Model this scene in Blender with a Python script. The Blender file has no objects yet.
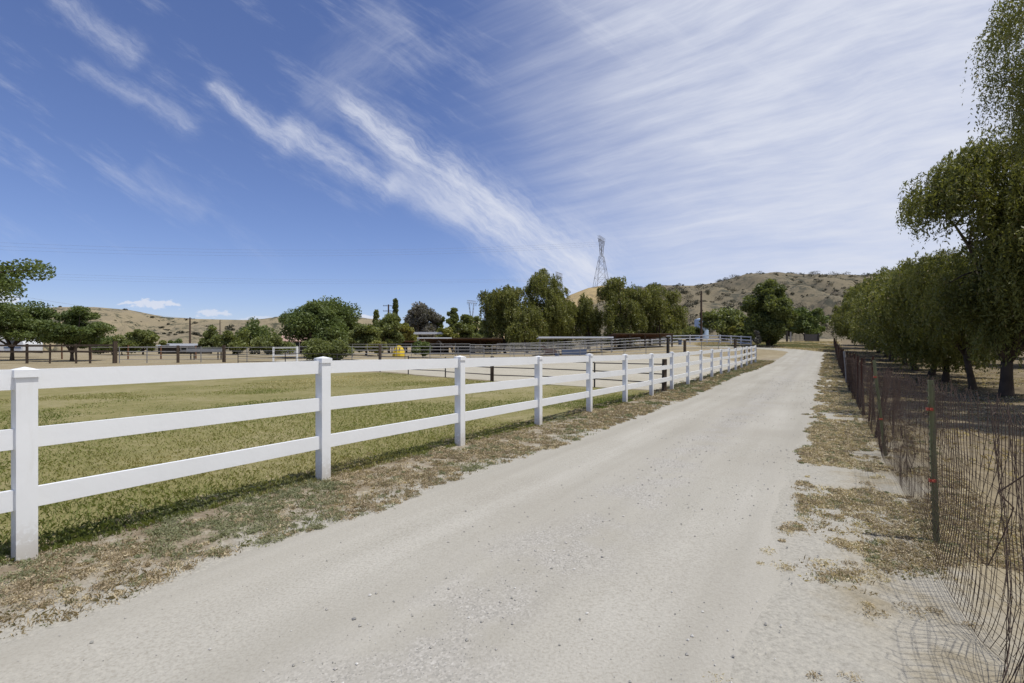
import bpy, math, random
import numpy as np
PI = math.pi
R = math.radians
scene = bpy.context.scene
COL = scene.collection

# ------------------------------------------------------------------ frame of the place
CAM_H = 1.45
F, CX, HY = 500.0, 512.0, 350.7            # focal length in pixels, image centre, horizon row
TH = R(32.31)
DX, DY = math.sin(TH), math.cos(TH)        # along the lane
NX, NY = math.cos(TH), -math.sin(TH)       # across the lane, to the right

def lane(t, s):
    return (DX * t + NX * s, DY * t + NY * s)

def smooth(e0, e1, x):
    k = np.clip((np.asarray(x, float) - e0) / (e1 - e0), 0, 1)
    return k * k * (3 - 2 * k)

# value noise -------------------------------------------------------
_rs = np.random.RandomState(7)
_LAT = _rs.rand(256, 256)
def vnoise(x, y, scale=1.0, seed=0):
    x = np.asarray(x, float) / scale + seed * 17.31
    y = np.asarray(y, float) / scale + seed * 9.77
    xi = np.floor(x).astype(int); yi = np.floor(y).astype(int)
    fx = x - xi; fy = y - yi
    fx = fx * fx * (3 - 2 * fx); fy = fy * fy * (3 - 2 * fy)
    g = lambda i, j: _LAT[(xi + i) & 255, (yi + j) & 255]
    return (g(0, 0) * (1 - fx) + g(1, 0) * fx) * (1 - fy) + (g(0, 1) * (1 - fx) + g(1, 1) * fx) * fy
def fbm(x, y, scale, seed=0, octv=4, gain=0.5):
    v = 0; a = 1; n = 0
    for k in range(octv):
        v = v + a * vnoise(x, y, scale / 2 ** k, seed + k * 3); n += a; a *= gain
    return v / n

_RY = np.array([-50, 12, 20, 30, 38, 47, 63, 76, 88, 110, 150, 2000.])
_RZ = np.array([0, 0, .06, .26, .46, .85, 1.80, 2.5, 3.0, 3.9, 5.0, 8.])
_LY = np.array([-50, 12, 20, 30, 45, 60, 100, 200, 2000.])
_LZ = np.array([0, 0, .06, .26, .52, .80, 1.15, 1.3, 1.3])
def gz(x, y):
    x = np.asarray(x, float); y = np.asarray(y, float)
    zr = (np.interp(y - 2, _RY, _RZ) + np.interp(y, _RY, _RZ) + np.interp(y + 2, _RY, _RZ)) / 3
    zl = (np.interp(y - 2, _LY, _LZ) + np.interp(y, _LY, _LZ) + np.interp(y + 2, _LY, _LZ)) / 3
    w = smooth(.0, .36, x / np.maximum(y, 10))
    z = zl * (1 - w) + zr * w
    n = (vnoise(x, y, 4.5, 3) - .5) * .045 + (vnoise(x, y, 11, 4) - .5) * .06
    return z + n * smooth(1.0, 6.0, np.hypot(x, y) + 1)
def G(x, y):
    return float(gz(x, y))
def at(px, Y):
    return ((px - CX) / F * Y, Y)
def zat(py, Y):
    return CAM_H + (HY - py) / F * Y

# ------------------------------------------------------------------ materials
def newmat(name):
    m = bpy.data.materials.new(name); m.use_nodes = True
    nt = m.node_tree
    for n in list(nt.nodes): nt.nodes.remove(n)
    out = nt.nodes.new('ShaderNodeOutputMaterial')
    return m, nt, out
def nd(nt, typ, **kw):
    n = nt.nodes.new(typ)
    for k, v in kw.items():
        if hasattr(n, k): setattr(n, k, v)
        else: n.inputs[k].default_value = v
    return n
def ramp(nt, fac, stops, interp='LINEAR'):
    r = nt.nodes.new('ShaderNodeValToRGB'); r.color_ramp.interpolation = interp
    els = r.color_ramp.elements
    while len(els) > 1: els.remove(els[-1])
    els[0].position = stops[0][0]; els[0].color = (*stops[0][1], 1)
    for p, c in stops[1:]:
        e = els.new(p); e.color = (*c, 1)
    nt.links.new(fac, r.inputs[0])
    return r.outputs[0]
def noise(nt, vec, scale, detail=4, rough=.55, dist=0):
    n = nd(nt, 'ShaderNodeTexNoise'); n.inputs['Scale'].default_value = scale
    n.inputs['Detail'].default_value = detail; n.inputs['Roughness'].default_value = rough
    n.inputs['Distortion'].default_value = dist
    if vec is not None: nt.links.new(vec, n.inputs['Vector'])
    return n.outputs['Fac']
def mixc(nt, fac, a, b, mode='MIX'):
    n = nt.nodes.new('ShaderNodeMix'); n.data_type = 'RGBA'; n.blend_type = mode
    for v, i in ((fac, 0), (a, 6), (b, 7)):
        if hasattr(v, 'is_linked'): nt.links.new(v, n.inputs[i])
        elif i == 0: n.inputs[i].default_value = v
        else: n.inputs[i].default_value = (*v, 1)
    return n.outputs[2]
def mth(nt, op, a, b=0.0, c=0.0, clamp=False):
    n = nt.nodes.new('ShaderNodeMath'); n.operation = op; n.use_clamp = clamp
    for v, i in ((a, 0), (b, 1), (c, 2)):
        if hasattr(v, 'is_linked'): nt.links.new(v, n.inputs[i])
        else: n.inputs[i].default_value = v
    return n.outputs[0]
def sstep(nt, e0, e1, x):
    n = nt.nodes.new('ShaderNodeMapRange'); n.interpolation_type = 'SMOOTHSTEP'
    n.inputs[1].default_value = e0; n.inputs[2].default_value = e1
    n.inputs[3].default_value = 0; n.inputs[4].default_value = 1
    nt.links.new(x, n.inputs[0]); return n.outputs[0]
def mapped(nt, vec, rotz=0, scale=(1, 1, 1)):
    m = nt.nodes.new('ShaderNodeMapping'); m.inputs['Rotation'].default_value = (0, 0, rotz)
    m.inputs['Scale'].default_value = scale; nt.links.new(vec, m.inputs['Vector']); return m.outputs[0]
def pos(nt): return nt.nodes.new('ShaderNodeNewGeometry').outputs['Position']
def objc(nt): return nt.nodes.new('ShaderNodeTexCoord').outputs['Object']
def finish(nt, out, col, rough=.8, bump=None, bstr=.3, bdist=.02, metal=0, spec=.3):
    b = nt.nodes.new('ShaderNodeBsdfPrincipled')
    if hasattr(col, 'is_linked'): nt.links.new(col, b.inputs['Base Color'])
    else: b.inputs['Base Color'].default_value = (*col, 1)
    b.inputs['Metallic'].default_value = metal
    b.inputs['Specular IOR Level'].default_value = spec
    if hasattr(rough, 'is_linked'): nt.links.new(rough, b.inputs['Roughness'])
    else: b.inputs['Roughness'].default_value = rough
    if bump is not None:
        bn = nt.nodes.new('ShaderNodeBump'); bn.inputs['Strength'].default_value = bstr
        bn.inputs['Distance'].default_value = bdist
        nt.links.new(bump, bn.inputs['Height']); nt.links.new(bn.outputs[0], b.inputs['Normal'])
    nt.links.new(b.outputs[0], out.inputs[0])
    return b

def mat_plain(name, c, rough=.7, var=.25, scale=3., metal=0, spec=.3, c2=None):
    m, nt, out = newmat(name)
    p = objc(nt)
    f = noise(nt, p, scale, 5, .6)
    c2 = c2 or tuple(x * (1 - var) for x in c)
    col = ramp(nt, f, [(.3, c2), (.68, c)])
    g = noise(nt, p, scale * 9, 3)
    finish(nt, out, col, rough, g, .15, .01, metal, spec)
    return m

def mat_leaf(name, stops, trans=.25, rough=.5):
    m, nt, out = newmat(name)
    a = nd(nt, 'ShaderNodeAttribute'); a.attribute_name = 'tone'
    col = ramp(nt, a.outputs['Fac'], stops)
    d = nt.nodes.new('ShaderNodeBsdfPrincipled'); nt.links.new(col, d.inputs['Base Color'])
    d.inputs['Roughness'].default_value = rough; d.inputs['Specular IOR Level'].default_value = .2
    t = nt.nodes.new('ShaderNodeBsdfTranslucent')
    k = min(1.0, trans * 2); tc = mixc(nt, 1.0, col, (k, k, .55 * k), 'MULTIPLY'); nt.links.new(tc, t.inputs['Color'])
    mx = nt.nodes.new('ShaderNodeAddShader')
    nt.links.new(d.outputs[0], mx.inputs[0]); nt.links.new(t.outputs[0], mx.inputs[1])
    nt.links.new(mx.outputs[0], out.inputs[0])
    return m

def mat_road():
    m, nt, out = newmat('pale_packed_dirt'); p = pos(nt)
    al = mapped(nt, p, -TH + 0, (1, 1, 1))
    # rotate so that X runs across the lane
    mp = nt.nodes.new('ShaderNodeMapping'); mp.vector_type = 'POINT'
    mp.inputs['Rotation'].default_value = (0, 0, TH); nt.links.new(p, mp.inputs['Vector'])
    st = nt.nodes.new('ShaderNodeMapping'); st.inputs['Scale'].default_value = (1.6, .09, 1); nt.links.new(mp.outputs[0], st.inputs['Vector'])
    tracks = noise(nt, st.outputs[0], 1.5, 5, .55)
    big = noise(nt, p, .35, 4, .55)
    col = ramp(nt, tracks, [(.3, (.33, .314, .272)), (.5, (.362, .345, .302)), (.7, (.398, .381, .338))])
    col = mixc(nt, mth(nt, 'MULTIPLY', sstep(nt, .42, .68, big), .55), col, (.30, .28, .238))
    fine = noise(nt, p, 60, 3, .7)
    col = mixc(nt, .5, col, ramp(nt, fine, [(.3, (.30, .28, .25)), (.5, (.5, .5, .5)), (.75, (.68, .67, .65))]), 'OVERLAY')
    # pebbles: worn-through gravel down the middle and at the right edge
    sep = nt.nodes.new('ShaderNodeSeparateXYZ'); nt.links.new(mp.outputs[0], sep.inputs[0])
    sx = mth(nt, 'ADD', sep.outputs[0], mth(nt, 'MULTIPLY', mth(nt, 'SUBTRACT', noise(nt, p, .5, 3), .5), 1.4))
    rut = None
    for c_ in (-2.72, -.98):                               # two wheel tracks packed smooth
        r_ = mth(nt, 'SUBTRACT', 1.0, sstep(nt, .12, .52, mth(nt, 'ABSOLUTE', mth(nt, 'SUBTRACT', mth(nt, 'ADD', sep.outputs[0], mth(nt, 'MULTIPLY', mth(nt, 'SUBTRACT', noise(nt, p, .35, 3), .5), .7)), c_))))
        rut = r_ if rut is None else mth(nt, 'MAXIMUM', rut, r_)
    col = mixc(nt, mth(nt, 'MULTIPLY', mth(nt, 'SUBTRACT', 1.0, rut), .5), col, ramp(nt, tracks, [(.3, (.27, .252, .212)), (.7, (.35, .33, .284))]))
    g1 = mth(nt, 'SUBTRACT', 1.0, sstep(nt, .1, .62, mth(nt, 'ABSOLUTE', mth(nt, 'ADD', sx, 1.62))))
    g2 = sstep(nt, -.85, -.35, sx)
    gm = mth(nt, 'MAXIMUM', g1, mth(nt, 'MULTIPLY', g2, .2))
    gm = mth(nt, 'MULTIPLY', gm, sstep(nt, .35, .6, noise(nt, p, 1.7, 4)))
    vo = nd(nt, 'ShaderNodeTexVoronoi'); vo.inputs['Scale'].default_value = 85; nt.links.new(p, vo.inputs['Vector'])
    pc = ramp(nt, vo.outputs['Color'], [(0, (.17, .17, .17)), (.35, (.29, .275, .25)), (.7, (.40, .38, .35)), (1, (.6, .58, .54))])
    col = mixc(nt, mth(nt, 'MULTIPLY', gm, .5), col, pc)
    vo2 = nd(nt, 'ShaderNodeTexVoronoi'); vo2.inputs['Scale'].default_value = 42; nt.links.new(p, vo2.inputs['Vector'])
    peb = mth(nt, 'SUBTRACT', 1.0, sstep(nt, .1, .3, vo2.outputs['Distance']))
    h = mth(nt, 'ADD', mth(nt, 'MULTIPLY', fine, .3), mth(nt, 'MULTIPLY', mth(nt, 'MULTIPLY', peb, gm), .5))
    h = mth(nt, 'ADD', h, mth(nt, 'MULTIPLY', tracks, .8)); h = mth(nt, 'SUBTRACT', h, mth(nt, 'MULTIPLY', rut, .5))
    finish(nt, out, col, .95, h, .45, .02, spec=.1)
    return m

def mat_ground(name, a, b, c, sc=1.0, bump=.5, strips=False):
    """three soil/straw colours in patches, mottled finely"""
    m, nt, out = newmat(name); p = pos(nt)
    n1 = noise(nt, p, .55 * sc, 6, .62, .4); n2 = noise(nt, p, 5 * sc, 5, .65); n3 = noise(nt, p, 45, 3, .7)
    col = ramp(nt, n1, [(.36, a), (.5, b), (.64, c)])
    col = mixc(nt, .55, col, ramp(nt, n2, [(.3, a), (.5, b), (.72, c)]))
    if strips:                                            # bare sandy strip right of the lane, greyer trodden soil on its left
        mp = nt.nodes.new('ShaderNodeMapping'); mp.inputs['Rotation'].default_value = (0, 0, TH); nt.links.new(p, mp.inputs['Vector'])
        sx = nt.nodes.new('ShaderNodeSeparateXYZ'); nt.links.new(mp.outputs[0], sx.inputs[0])
        sv = mth(nt, 'ADD', sx.outputs[0], mth(nt, 'MULTIPLY', mth(nt, 'SUBTRACT', noise(nt, p, 1.6, 5, .65), .5), 1.1))
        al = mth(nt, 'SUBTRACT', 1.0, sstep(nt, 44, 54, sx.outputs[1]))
        r1 = mth(nt, 'MULTIPLY', mth(nt, 'MULTIPLY', al, sstep(nt, -.9, -.4, sv)), mth(nt, 'SUBTRACT', 1.0, sstep(nt, .45, 1.25, sv)))
        pt = sstep(nt, .40, .58, noise(nt, p, 2.2, 5, .65))
        col = mixc(nt, mth(nt, 'MULTIPLY', r1, mth(nt, 'ADD', .35, mth(nt, 'MULTIPLY', pt, .6))), col, (.33, .308, .258))
        edge = mth(nt, 'MULTIPLY', al, mth(nt, 'MULTIPLY', sstep(nt, -4.1, -3.55, sv), mth(nt, 'SUBTRACT', 1.0, sstep(nt, -.15, .4, sv))))
        r2 = mth(nt, 'MULTIPLY', sstep(nt, -5.2, -4.8, sv), mth(nt, 'SUBTRACT', 1.0, sstep(nt, -3.7, -3.2, sv)))
        vc = ramp(nt, noise(nt, p, 3.1, 5, .7), [(.36, (.15, .115, .08)), (.52, (.235, .20, .15)), (.64, (.36, .335, .28))])
        col = mixc(nt, mth(nt, 'MULTIPLY', mth(nt, 'MULTIPLY', r2, .85), al), col, vc)
        col = mixc(nt, edge, col, (.335, .318, .276))
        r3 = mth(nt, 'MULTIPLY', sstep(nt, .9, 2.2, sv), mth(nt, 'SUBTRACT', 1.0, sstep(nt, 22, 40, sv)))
        litter_shade = ramp(nt, noise(nt, p, 1.3, 6, .7), [(.36, (.095, .075, .050)), (.5, (.145, .115, .074)), (.66, (.235, .19, .13))])  # brown leaf litter, darkened to paint in shade from the tree row
        col = mixc(nt, mth(nt, 'MULTIPLY', r3, .85), col, litter_shade)
    col = mixc(nt, .42, col, ramp(nt, n3, [(.28, (.2, .19, .17)), (.5, (.5, .5, .5)), (.74, (.78, .76, .72))]), 'OVERLAY')
    h = mth(nt, 'ADD', mth(nt, 'MULTIPLY', n2, 1.0), mth(nt, 'MULTIPLY', n3, .5))
    finish(nt, out, col, .95, h, bump, .03, spec=.1)
    return m

def mat_hill(name, straw, earth, scrub, scale, amt):
    m, nt, out = newmat(name); p = pos(nt)
    n1 = noise(nt, p, .012 * scale, 6, .6, .5); n2 = noise(nt, p, .09 * scale, 6, .7); n3 = noise(nt, p, .6 * scale, 4, .7)
    col = ramp(nt, n1, [(.35, earth), (.62, straw)])
    col = mixc(nt, .4, col, ramp(nt, n3, [(.3, earth), (.7, straw)]))
    mk = mth(nt, 'MULTIPLY', sstep(nt, .47, .57, n2), sstep(nt, .42, .56, noise(nt, p, .022 * scale, 5, .6, 1.0)))
    col = mixc(nt, mth(nt, 'MULTIPLY', mk, amt), col, scrub)
    finish(nt, out, col, .95, n3, .6, .8, spec=.1)
    return m

M = {}
M['road'] = mat_road()
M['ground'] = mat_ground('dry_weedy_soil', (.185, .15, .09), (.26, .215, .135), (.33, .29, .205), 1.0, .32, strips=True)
M['pasture'] = mat_ground('yellowing_pasture', (.14, .138, .05), (.205, .185, .078), (.29, .25, .145), .8)
M['sand'] = mat_ground('arena_sand', (.33, .30, .238), (.37, .343, .278), (.41, .384, .318), .6, .3)
M['hill_l'] = mat_hill('dry_grass_hills', (.285, .238, .15), (.185, .155, .108), (.07, .07, .046), 1.3, 1.0)
M['hill_r'] = mat_hill('scrub_hillside', (.205, .172, .112), (.135, .117, .085), (.066, .066, .050), 2.2, .95)
M['hill_y'] = mat_hill('straw_hilltop', (.36, .275, .14), (.30, .23, .13), (.12, .10, .07), 1.5, .5)
M['vinyl'] = mat_plain('white_vinyl', (.80, .81, .82), .42, .05, 2.0, spec=.4)
m_, nt_, out_ = newmat('white_vinyl'); p_ = pos(nt_); sz_ = nt_.nodes.new('ShaderNodeSeparateXYZ'); nt_.links.new(objc(nt_), sz_.inputs[0])
low_ = mth(nt_, 'SUBTRACT', 1.0, sstep(nt_, .02, .34, sz_.outputs[2]))
spl_ = mth(nt_, 'MULTIPLY', low_, sstep(nt_, .40, .62, mth(nt_, 'ADD', noise(nt_, p_, 26, 5, .7), mth(nt_, 'MULTIPLY', low_, .14))))
str_ = mth(nt_, 'MULTIPLY', sstep(nt_, .56, .74, noise(nt_, mapped(nt_, p_, 0, (1, 1, .12)), 22, 4, .6)), .22)
c_ = ramp(nt_, noise(nt_, p_, 2.5, 5, .6), [(.3, (.74, .75, .755)), (.7, (.81, .82, .83))])
c_ = mixc(nt_, str_, c_, (.60, .58, .53)); c_ = mixc(nt_, mth(nt_, 'MULTIPLY', spl_, .6), c_, (.42, .37, .30))
finish(nt_, out_, c_, ramp(nt_, noise(nt_, p_, 9, 4), [(.3, (.35,) * 3), (.7, (.55,) * 3)]), noise(nt_, p_, 60, 3), .05, .005, spec=.4)
M['vinyl_post'] = m_
M['wood'] = mat_plain('weathered_brown_wood', (.085, .062, .045), .9, .45, 4)
M['wood_red'] = mat_plain('reddish_wood_post', (.20, .10, .055), .9, .35, 4)
M['wood_grey'] = mat_plain('silvered_wood', (.30, .29, .28), .9, .3, 4)
M['pole'] = mat_plain('creosoted_pole', (.095, .065, .048), .9, .3, 2)
M['pipe'] = mat_plain('galvanised_pipe', (.26, .26, .27), .55, .25, 3, metal=.3)
M['pipe_dark'] = mat_plain('dark_pipe', (.075, .068, .065), .7, .3, 3)
M['rust'] = mat_plain('rusted_steel', (.105, .048, .03), .9, .4, 6)
M['wire'] = mat_plain('rusty_wire', (.085, .055, .04), .8, .35, 6)
M['tpost'] = mat_plain('faded_green_steel', (.20, .205, .105), .7, .3, 5)
M['clip'] = mat_plain('red_insulator', (.50, .10, .06), .5, .2, 5)
M['bark'] = mat_plain('dark_bark', (.10, .075, .055), .95, .5, 2.5)
M['bark_pale'] = mat_plain('grey_bark', (.20, .17, .13), .95, .4, 2.5)
M['roof_white'] = mat_plain('white_metal_roof', (.72, .74, .77), .5, .1, 1)
M['roof_brown'] = mat_plain('brown_roof', (.12, .085, .06), .9, .35, 2)
M['roof_red'] = mat_plain('rusty_roof_panels', (.23, .11, .07), .9, .3, 2)
M['roof_grey'] = mat_plain('grey_shingle', (.30, .31, .33), .8, .2, 2)
M['roof_pink'] = mat_plain('faded_clay_roof', (.42, .28, .23), .85, .25, 2)
M['paint'] = mat_plain('white_paint', (.74, .74, .73), .6, .1, 2)
M['sheet'] = mat_plain('corrugated_sheet', (.34, .35, .36), .5, .25, 2, metal=.3)
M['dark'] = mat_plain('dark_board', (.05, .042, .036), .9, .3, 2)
M['glass'] = mat_plain('dark_glass', (.03, .035, .045), .12, .1, 2, spec=.6)
M['yellow'] = mat_plain('yellow_canvas', (.66, .47, .035), .7, .15, 2)
M['blue'] = mat_plain('blue_plastic', (.11, .15, .24), .4, .15, 2)
M['tank'] = mat_plain('pale_blue_tank', (.38, .49, .66), .5, .12, .5)
M['steel'] = mat_plain('lattice_steel', (.22, .225, .24), .6, .2, .2, metal=.2)
M['tyre'] = mat_plain('black_rubber', (.03, .03, .03), .85, .2, 4)
M['trailer'] = mat_plain('trailer_white', (.70, .72, .76), .35, .08, 1.2, spec=.5)
M['stone'] = None
M['horse_bay'] = mat_plain('chestnut_coat', (.19, .065, .028), .6, .25, 3)
M['horse_dark'] = mat_plain('dark_brown_coat', (.028, .02, .016), .6, .3, 3)
M['hoof'] = mat_plain('dark_hair', (.02, .016, .014), .7, .2, 3)
m_, nt_, out_ = newmat('loose_gravel')
a_ = nd(nt_, 'ShaderNodeAttribute'); a_.attribute_name = 'tone'
finish(nt_, out_, ramp(nt_, a_.outputs['Fac'], [(0, (.17, .168, .165)), (.25, (.30, .29, .26)), (.75, (.38, .36, .33)), (1, (.55, .54, .51))]), .85, spec=.2)
M['stone'] = m_
L = {}
L['pepper'] = mat_leaf('pepper_leaves', [(0, (.066, .072, .020)), (.5, (.112, .118, .032)), (.88, (.16, .16, .048)), (1, (.21, .17, .09))], .36)
L['dark'] = mat_leaf('dark_green_leaves', [(0, (.048, .068, .022)), (.5, (.085, .110, .034)), (1, (.13, .155, .055))], .32)
L['olive'] = mat_leaf('olive_leaves', [(0, (.062, .074, .026)), (.5, (.105, .12, .040)), (1, (.16, .17, .065))], .4)
L['yellow'] = mat_leaf('yellow_green_leaves', [(0, (.08, .088, .02)), (.5, (.14, .14, .034)), (1, (.20, .19, .05))], .3)
L['pine'] = mat_leaf('pine_needles', [(0, (.046, .056, .018)), (.5, (.08, .094, .029)), (1, (.13, .142, .045))], .4)
L['greyed'] = mat_leaf('grey_mauve_leaves', [(0, (.08, .078, .065)), (.5, (.125, .118, .10)), (1, (.17, .155, .13))], .2)
L['scrub'] = mat_leaf('hill_scrub_leaves', [(0, (.036, .036, .024)), (.5, (.065, .063, .042)), (1, (.11, .10, .07))], .1)
L['grass'] = mat_leaf('pasture_grass', [(0, (.105, .128, .036)), (.35, (.165, .178, .058)), (.65, (.22, .20, .09)), (1, (.38, .32, .18))], .35, .7)
L['weed'] = mat_leaf('verge_weeds', [(0, (.15, .16, .09)), (.25, (.21, .21, .125)), (.45, (.22, .175, .12)), (.7, (.32, .26, .175)), (1, (.46, .40, .28))], .22, .8)

# ------------------------------------------------------------------ mesh tools
class MB:
    def __init__(s): s.v = []; s.f = []
    def box(s, c, d, rz=0, taper=1.0, tilt=None):
        cx, cy, cz = c; hx, hy, hz = d[0] / 2, d[1] / 2, d[2] / 2; n = len(s.v); ca, sa = math.cos(rz), math.sin(rz)
        for sz in (-1, 1):
            k = taper if sz > 0 else 1
            for sx, sy in ((-1, -1), (1, -1), (1, 1), (-1, 1)):
                x, y, z = sx * hx * k, sy * hy * k, sz * hz
                if tilt: x += tilt[0] * z; y += tilt[1] * z
                s.v.append((cx + x * ca - y * sa, cy + x * sa + y * ca, cz + z))
        for q in ((0, 3, 2, 1), (4, 5, 6, 7), (0, 1, 5, 4), (1, 2, 6, 5), (2, 3, 7, 6), (3, 0, 4, 7)):
            s.f.append(tuple(n + i for i in q))
        return s
    def bar(s, a, b, w, h, up=(0, 0, 1)):
        """rectangular bar from a to b: w across, h along the up side"""
        a = np.array(a, float); b = np.array(b, float); d = b - a; d /= np.linalg.norm(d)
        u = np.array(up, float); r = np.cross(d, u); r /= max(np.linalg.norm(r), 1e-9); u = np.cross(r, d); n = len(s.v)
        for p in (a, b):
            for i, j in ((-1, -1), (1, -1), (1, 1), (-1, 1)):
                s.v.append(tuple(p + r * i * w / 2 + u * j * h / 2))
        for q in ((0, 1, 2, 3), (7, 6, 5, 4), (0, 4, 5, 1), (1, 5, 6, 2), (2, 6, 7, 3), (3, 7, 4, 0)):
            s.f.append(tuple(n + i for i in q))
        return s
    def tube(s, pts, rads, k=6, cap=True):
        pts = [np.array(p, float) for p in pts]; m = len(pts)
        if not hasattr(rads, '__len__'): rads = [rads] * m
        base = len(s.v); ref = None
        for i, p in enumerate(pts):
            d = pts[min(i + 1, m - 1)] - pts[max(i - 1, 0)]; d /= max(np.linalg.norm(d), 1e-9)
            if ref is None:
                ref = np.array((1, 0, 0)) if abs(d[0]) < .8 else np.array((0, 1, 0))
            u = ref - d * (ref @ d); u /= max(np.linalg.norm(u), 1e-9); ref = u; w = np.cross(d, u)
            for j in range(k):
                an = 2 * PI * j / k
                s.v.append(tuple(p + (u * math.cos(an) + w * math.sin(an)) * rads[i]))
        for i in range(m - 1):
            for j in range(k):
                a0 = base + i * k + j; a1 = base + i * k + (j + 1) % k
                s.f.append((a0, a1, a1 + k, a0 + k))
        if cap:
            s.f.append(tuple(base + j for j in range(k))[::-1]); s.f.append(tuple(base + (m - 1) * k + j for j in range(k)))
        return s
    def poly(s, pts):
        n = len(s.v); s.v += [tuple(p) for p in pts]; s.f.append(tuple(range(n, n + len(pts)))); return s
    def build(s, name, mat, parent=None, loc=None, smooth_=False):
        me = bpy.data.meshes.new(name)
        me.from_pydata([tuple(float(c) for c in p) for p in s.v], [], s.f); me.validate(); me.update()
        if smooth_: me.polygons.foreach_set('use_smooth', [True] * len(me.polygons))
        return link(name, me, mat, parent, loc)

def link(name, me, mat, parent=None, loc=None):
    o = bpy.data.objects.new(name, me); COL.objects.link(o)
    if mat is not None and len(me.materials) == 0: me.materials.append(mat)
    if parent is not None:
        o.parent = parent
        if loc is not None: o.location = loc
    elif loc is not None: o.location = loc
    return o

def thing(name, label, cat, loc, rz=0, group=None):
    o = bpy.data.objects.new(name, None); COL.objects.link(o); o.empty_display_size = .2
    o.location = loc; o.rotation_euler = (0, 0, rz)
    o['label'] = label; o['category'] = cat
    if group: o['group'] = group
    return o
def tag(o, label=None, cat=None, group=None, kind=None):
    for k, v in (('label', label), ('category', cat), ('group', group), ('kind', kind)):
        if v: o[k] = v
    return o

def quads_mesh(name, V, tone, k=4):
    """V: n x k x 3 array of separate faces"""
    n = V.shape[0]; me = bpy.data.meshes.new(name)
    me.vertices.add(n * k); me.vertices.foreach_set('co', np.ascontiguousarray(V, dtype=np.float32).ravel())
    me.loops.add(n * k); me.loops.foreach_set('vertex_index', np.arange(n * k, dtype=np.int32))
    me.polygons.add(n); me.polygons.foreach_set('loop_start', np.arange(0, n * k, k, dtype=np.int32))
    at_ = me.attributes.new('tone', 'FLOAT', 'FACE'); at_.data.foreach_set('value', np.ascontiguousarray(tone, dtype=np.float32))
    me.update(calc_edges=True)
    return me

def grid_mesh(name, P):
    """P: rows x cols x 3"""
    r, c = P.shape[:2]; me = bpy.data.meshes.new(name)
    idx = np.arange(r * c).reshape(r, c)
    q = np.stack([idx[:-1, :-1], idx[:-1, 1:], idx[1:, 1:], idx[1:, :-1]], -1).reshape(-1, 4)
    n = len(q)
    me.vertices.add(r * c); me.vertices.foreach_set('co', P.astype(np.float32).ravel())
    me.loops.add(n * 4); me.loops.foreach_set('vertex_index', q.astype(np.int32).ravel())
    me.polygons.add(n); me.polygons.foreach_set('loop_start', np.arange(0, n * 4, 4, dtype=np.int32))
    me.polygons.foreach_set('use_smooth', np.ones(n, dtype=bool))
    me.update(calc_edges=True)
    return me
def unit(v): return v / np.maximum(np.linalg.norm(v, axis=-1, keepdims=True), 1e-9)

# ------------------------------------------------------------------ ground, road, pasture, arena
def spaced(lo, hi, step, far, g=1.16):
    a = list(np.arange(lo, hi + 1e-6, step)); x = hi; d = step
    while x < far: d *= g; x += d; a.append(x)
    x = lo; d = step; pre = []
    while x > -far: d *= g; x -= d; pre.append(x)
    return np.array(pre[::-1] + a)
xs = spaced(-32, 34, .6, 1600); ys = spaced(-4, 56, .6, 1600); ys = ys[ys > -300]
X, Y = np.meshgrid(xs, ys)
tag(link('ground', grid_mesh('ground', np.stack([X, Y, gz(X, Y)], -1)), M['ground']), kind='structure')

def sheet(name, rows, mat, off, ncol=18):
    """rows: list of ((x0,y0),(x1,y1))"""
    P = []
    for (x0, y0), (x1, y1) in rows:
        k = np.linspace(0, 1, ncol); x = x0 + (x1 - x0) * k; y = y0 + (y1 - y0) * k
        dip = np.zeros(ncol)
        if name == 'dirt_road': dip[[0, -1]] = .016; dip[[1, -2]] = .003
        P.append(np.stack([x, y, gz(x, y) + off - dip + np.maximum(0, y - 38) * .0007], -1))
    return tag(link(name, grid_mesh(name, np.array(P)), mat), kind='structure')

# pasture border: the dark pipe fence seen beyond the white rails
BORD = [(5.3, 17.4), (3.1, 18.8), (1.1, 20.2), (-.86, 21.6), (-3.2, 24.), (-5.5, 26.5), (-7.6, 28.8), (-11., 31.5), (-15.5, 34.2), (-20, 36.5)]
by = np.array([p[1] for p in BORD]); bx = np.array([p[0] for p in BORD])
fence_x = lambda y, s=-4.9: (s + .5345 * y) / .8452
rows = []
for y in np.arange(-6, 28.4, .35):
    xr = fence_x(y, -4.95 + .5 * (vnoise(y, 0, .9, 5) - .5))
    if y > 16.6: xr = min(xr, np.interp(y, by, bx) - .25 + 1.5 * (vnoise(y, 3, 1.1, 6) - .5))
    xl = -40 + 3 * vnoise(y, 8, 3, 2)
    rows.append(((xl, y + .8 * (vnoise(y, 1, 1, 1) - .5)), (xr, y)))
sheet('pasture', rows, M['pasture'], .006, 90)
rows = []
for y in np.arange(17.2, 49, .5):
    xl = np.interp(y, by, bx) if y < 36.5 else -20 - (y - 36.5) * .2
    rows.append(((xl + .5 * vnoise(y, 5, 1, 9), y), (fence_x(min(y, 38.3), -5.05), y)))
sheet('sand_arena', rows, M['sand'], .009, 60)
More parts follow.
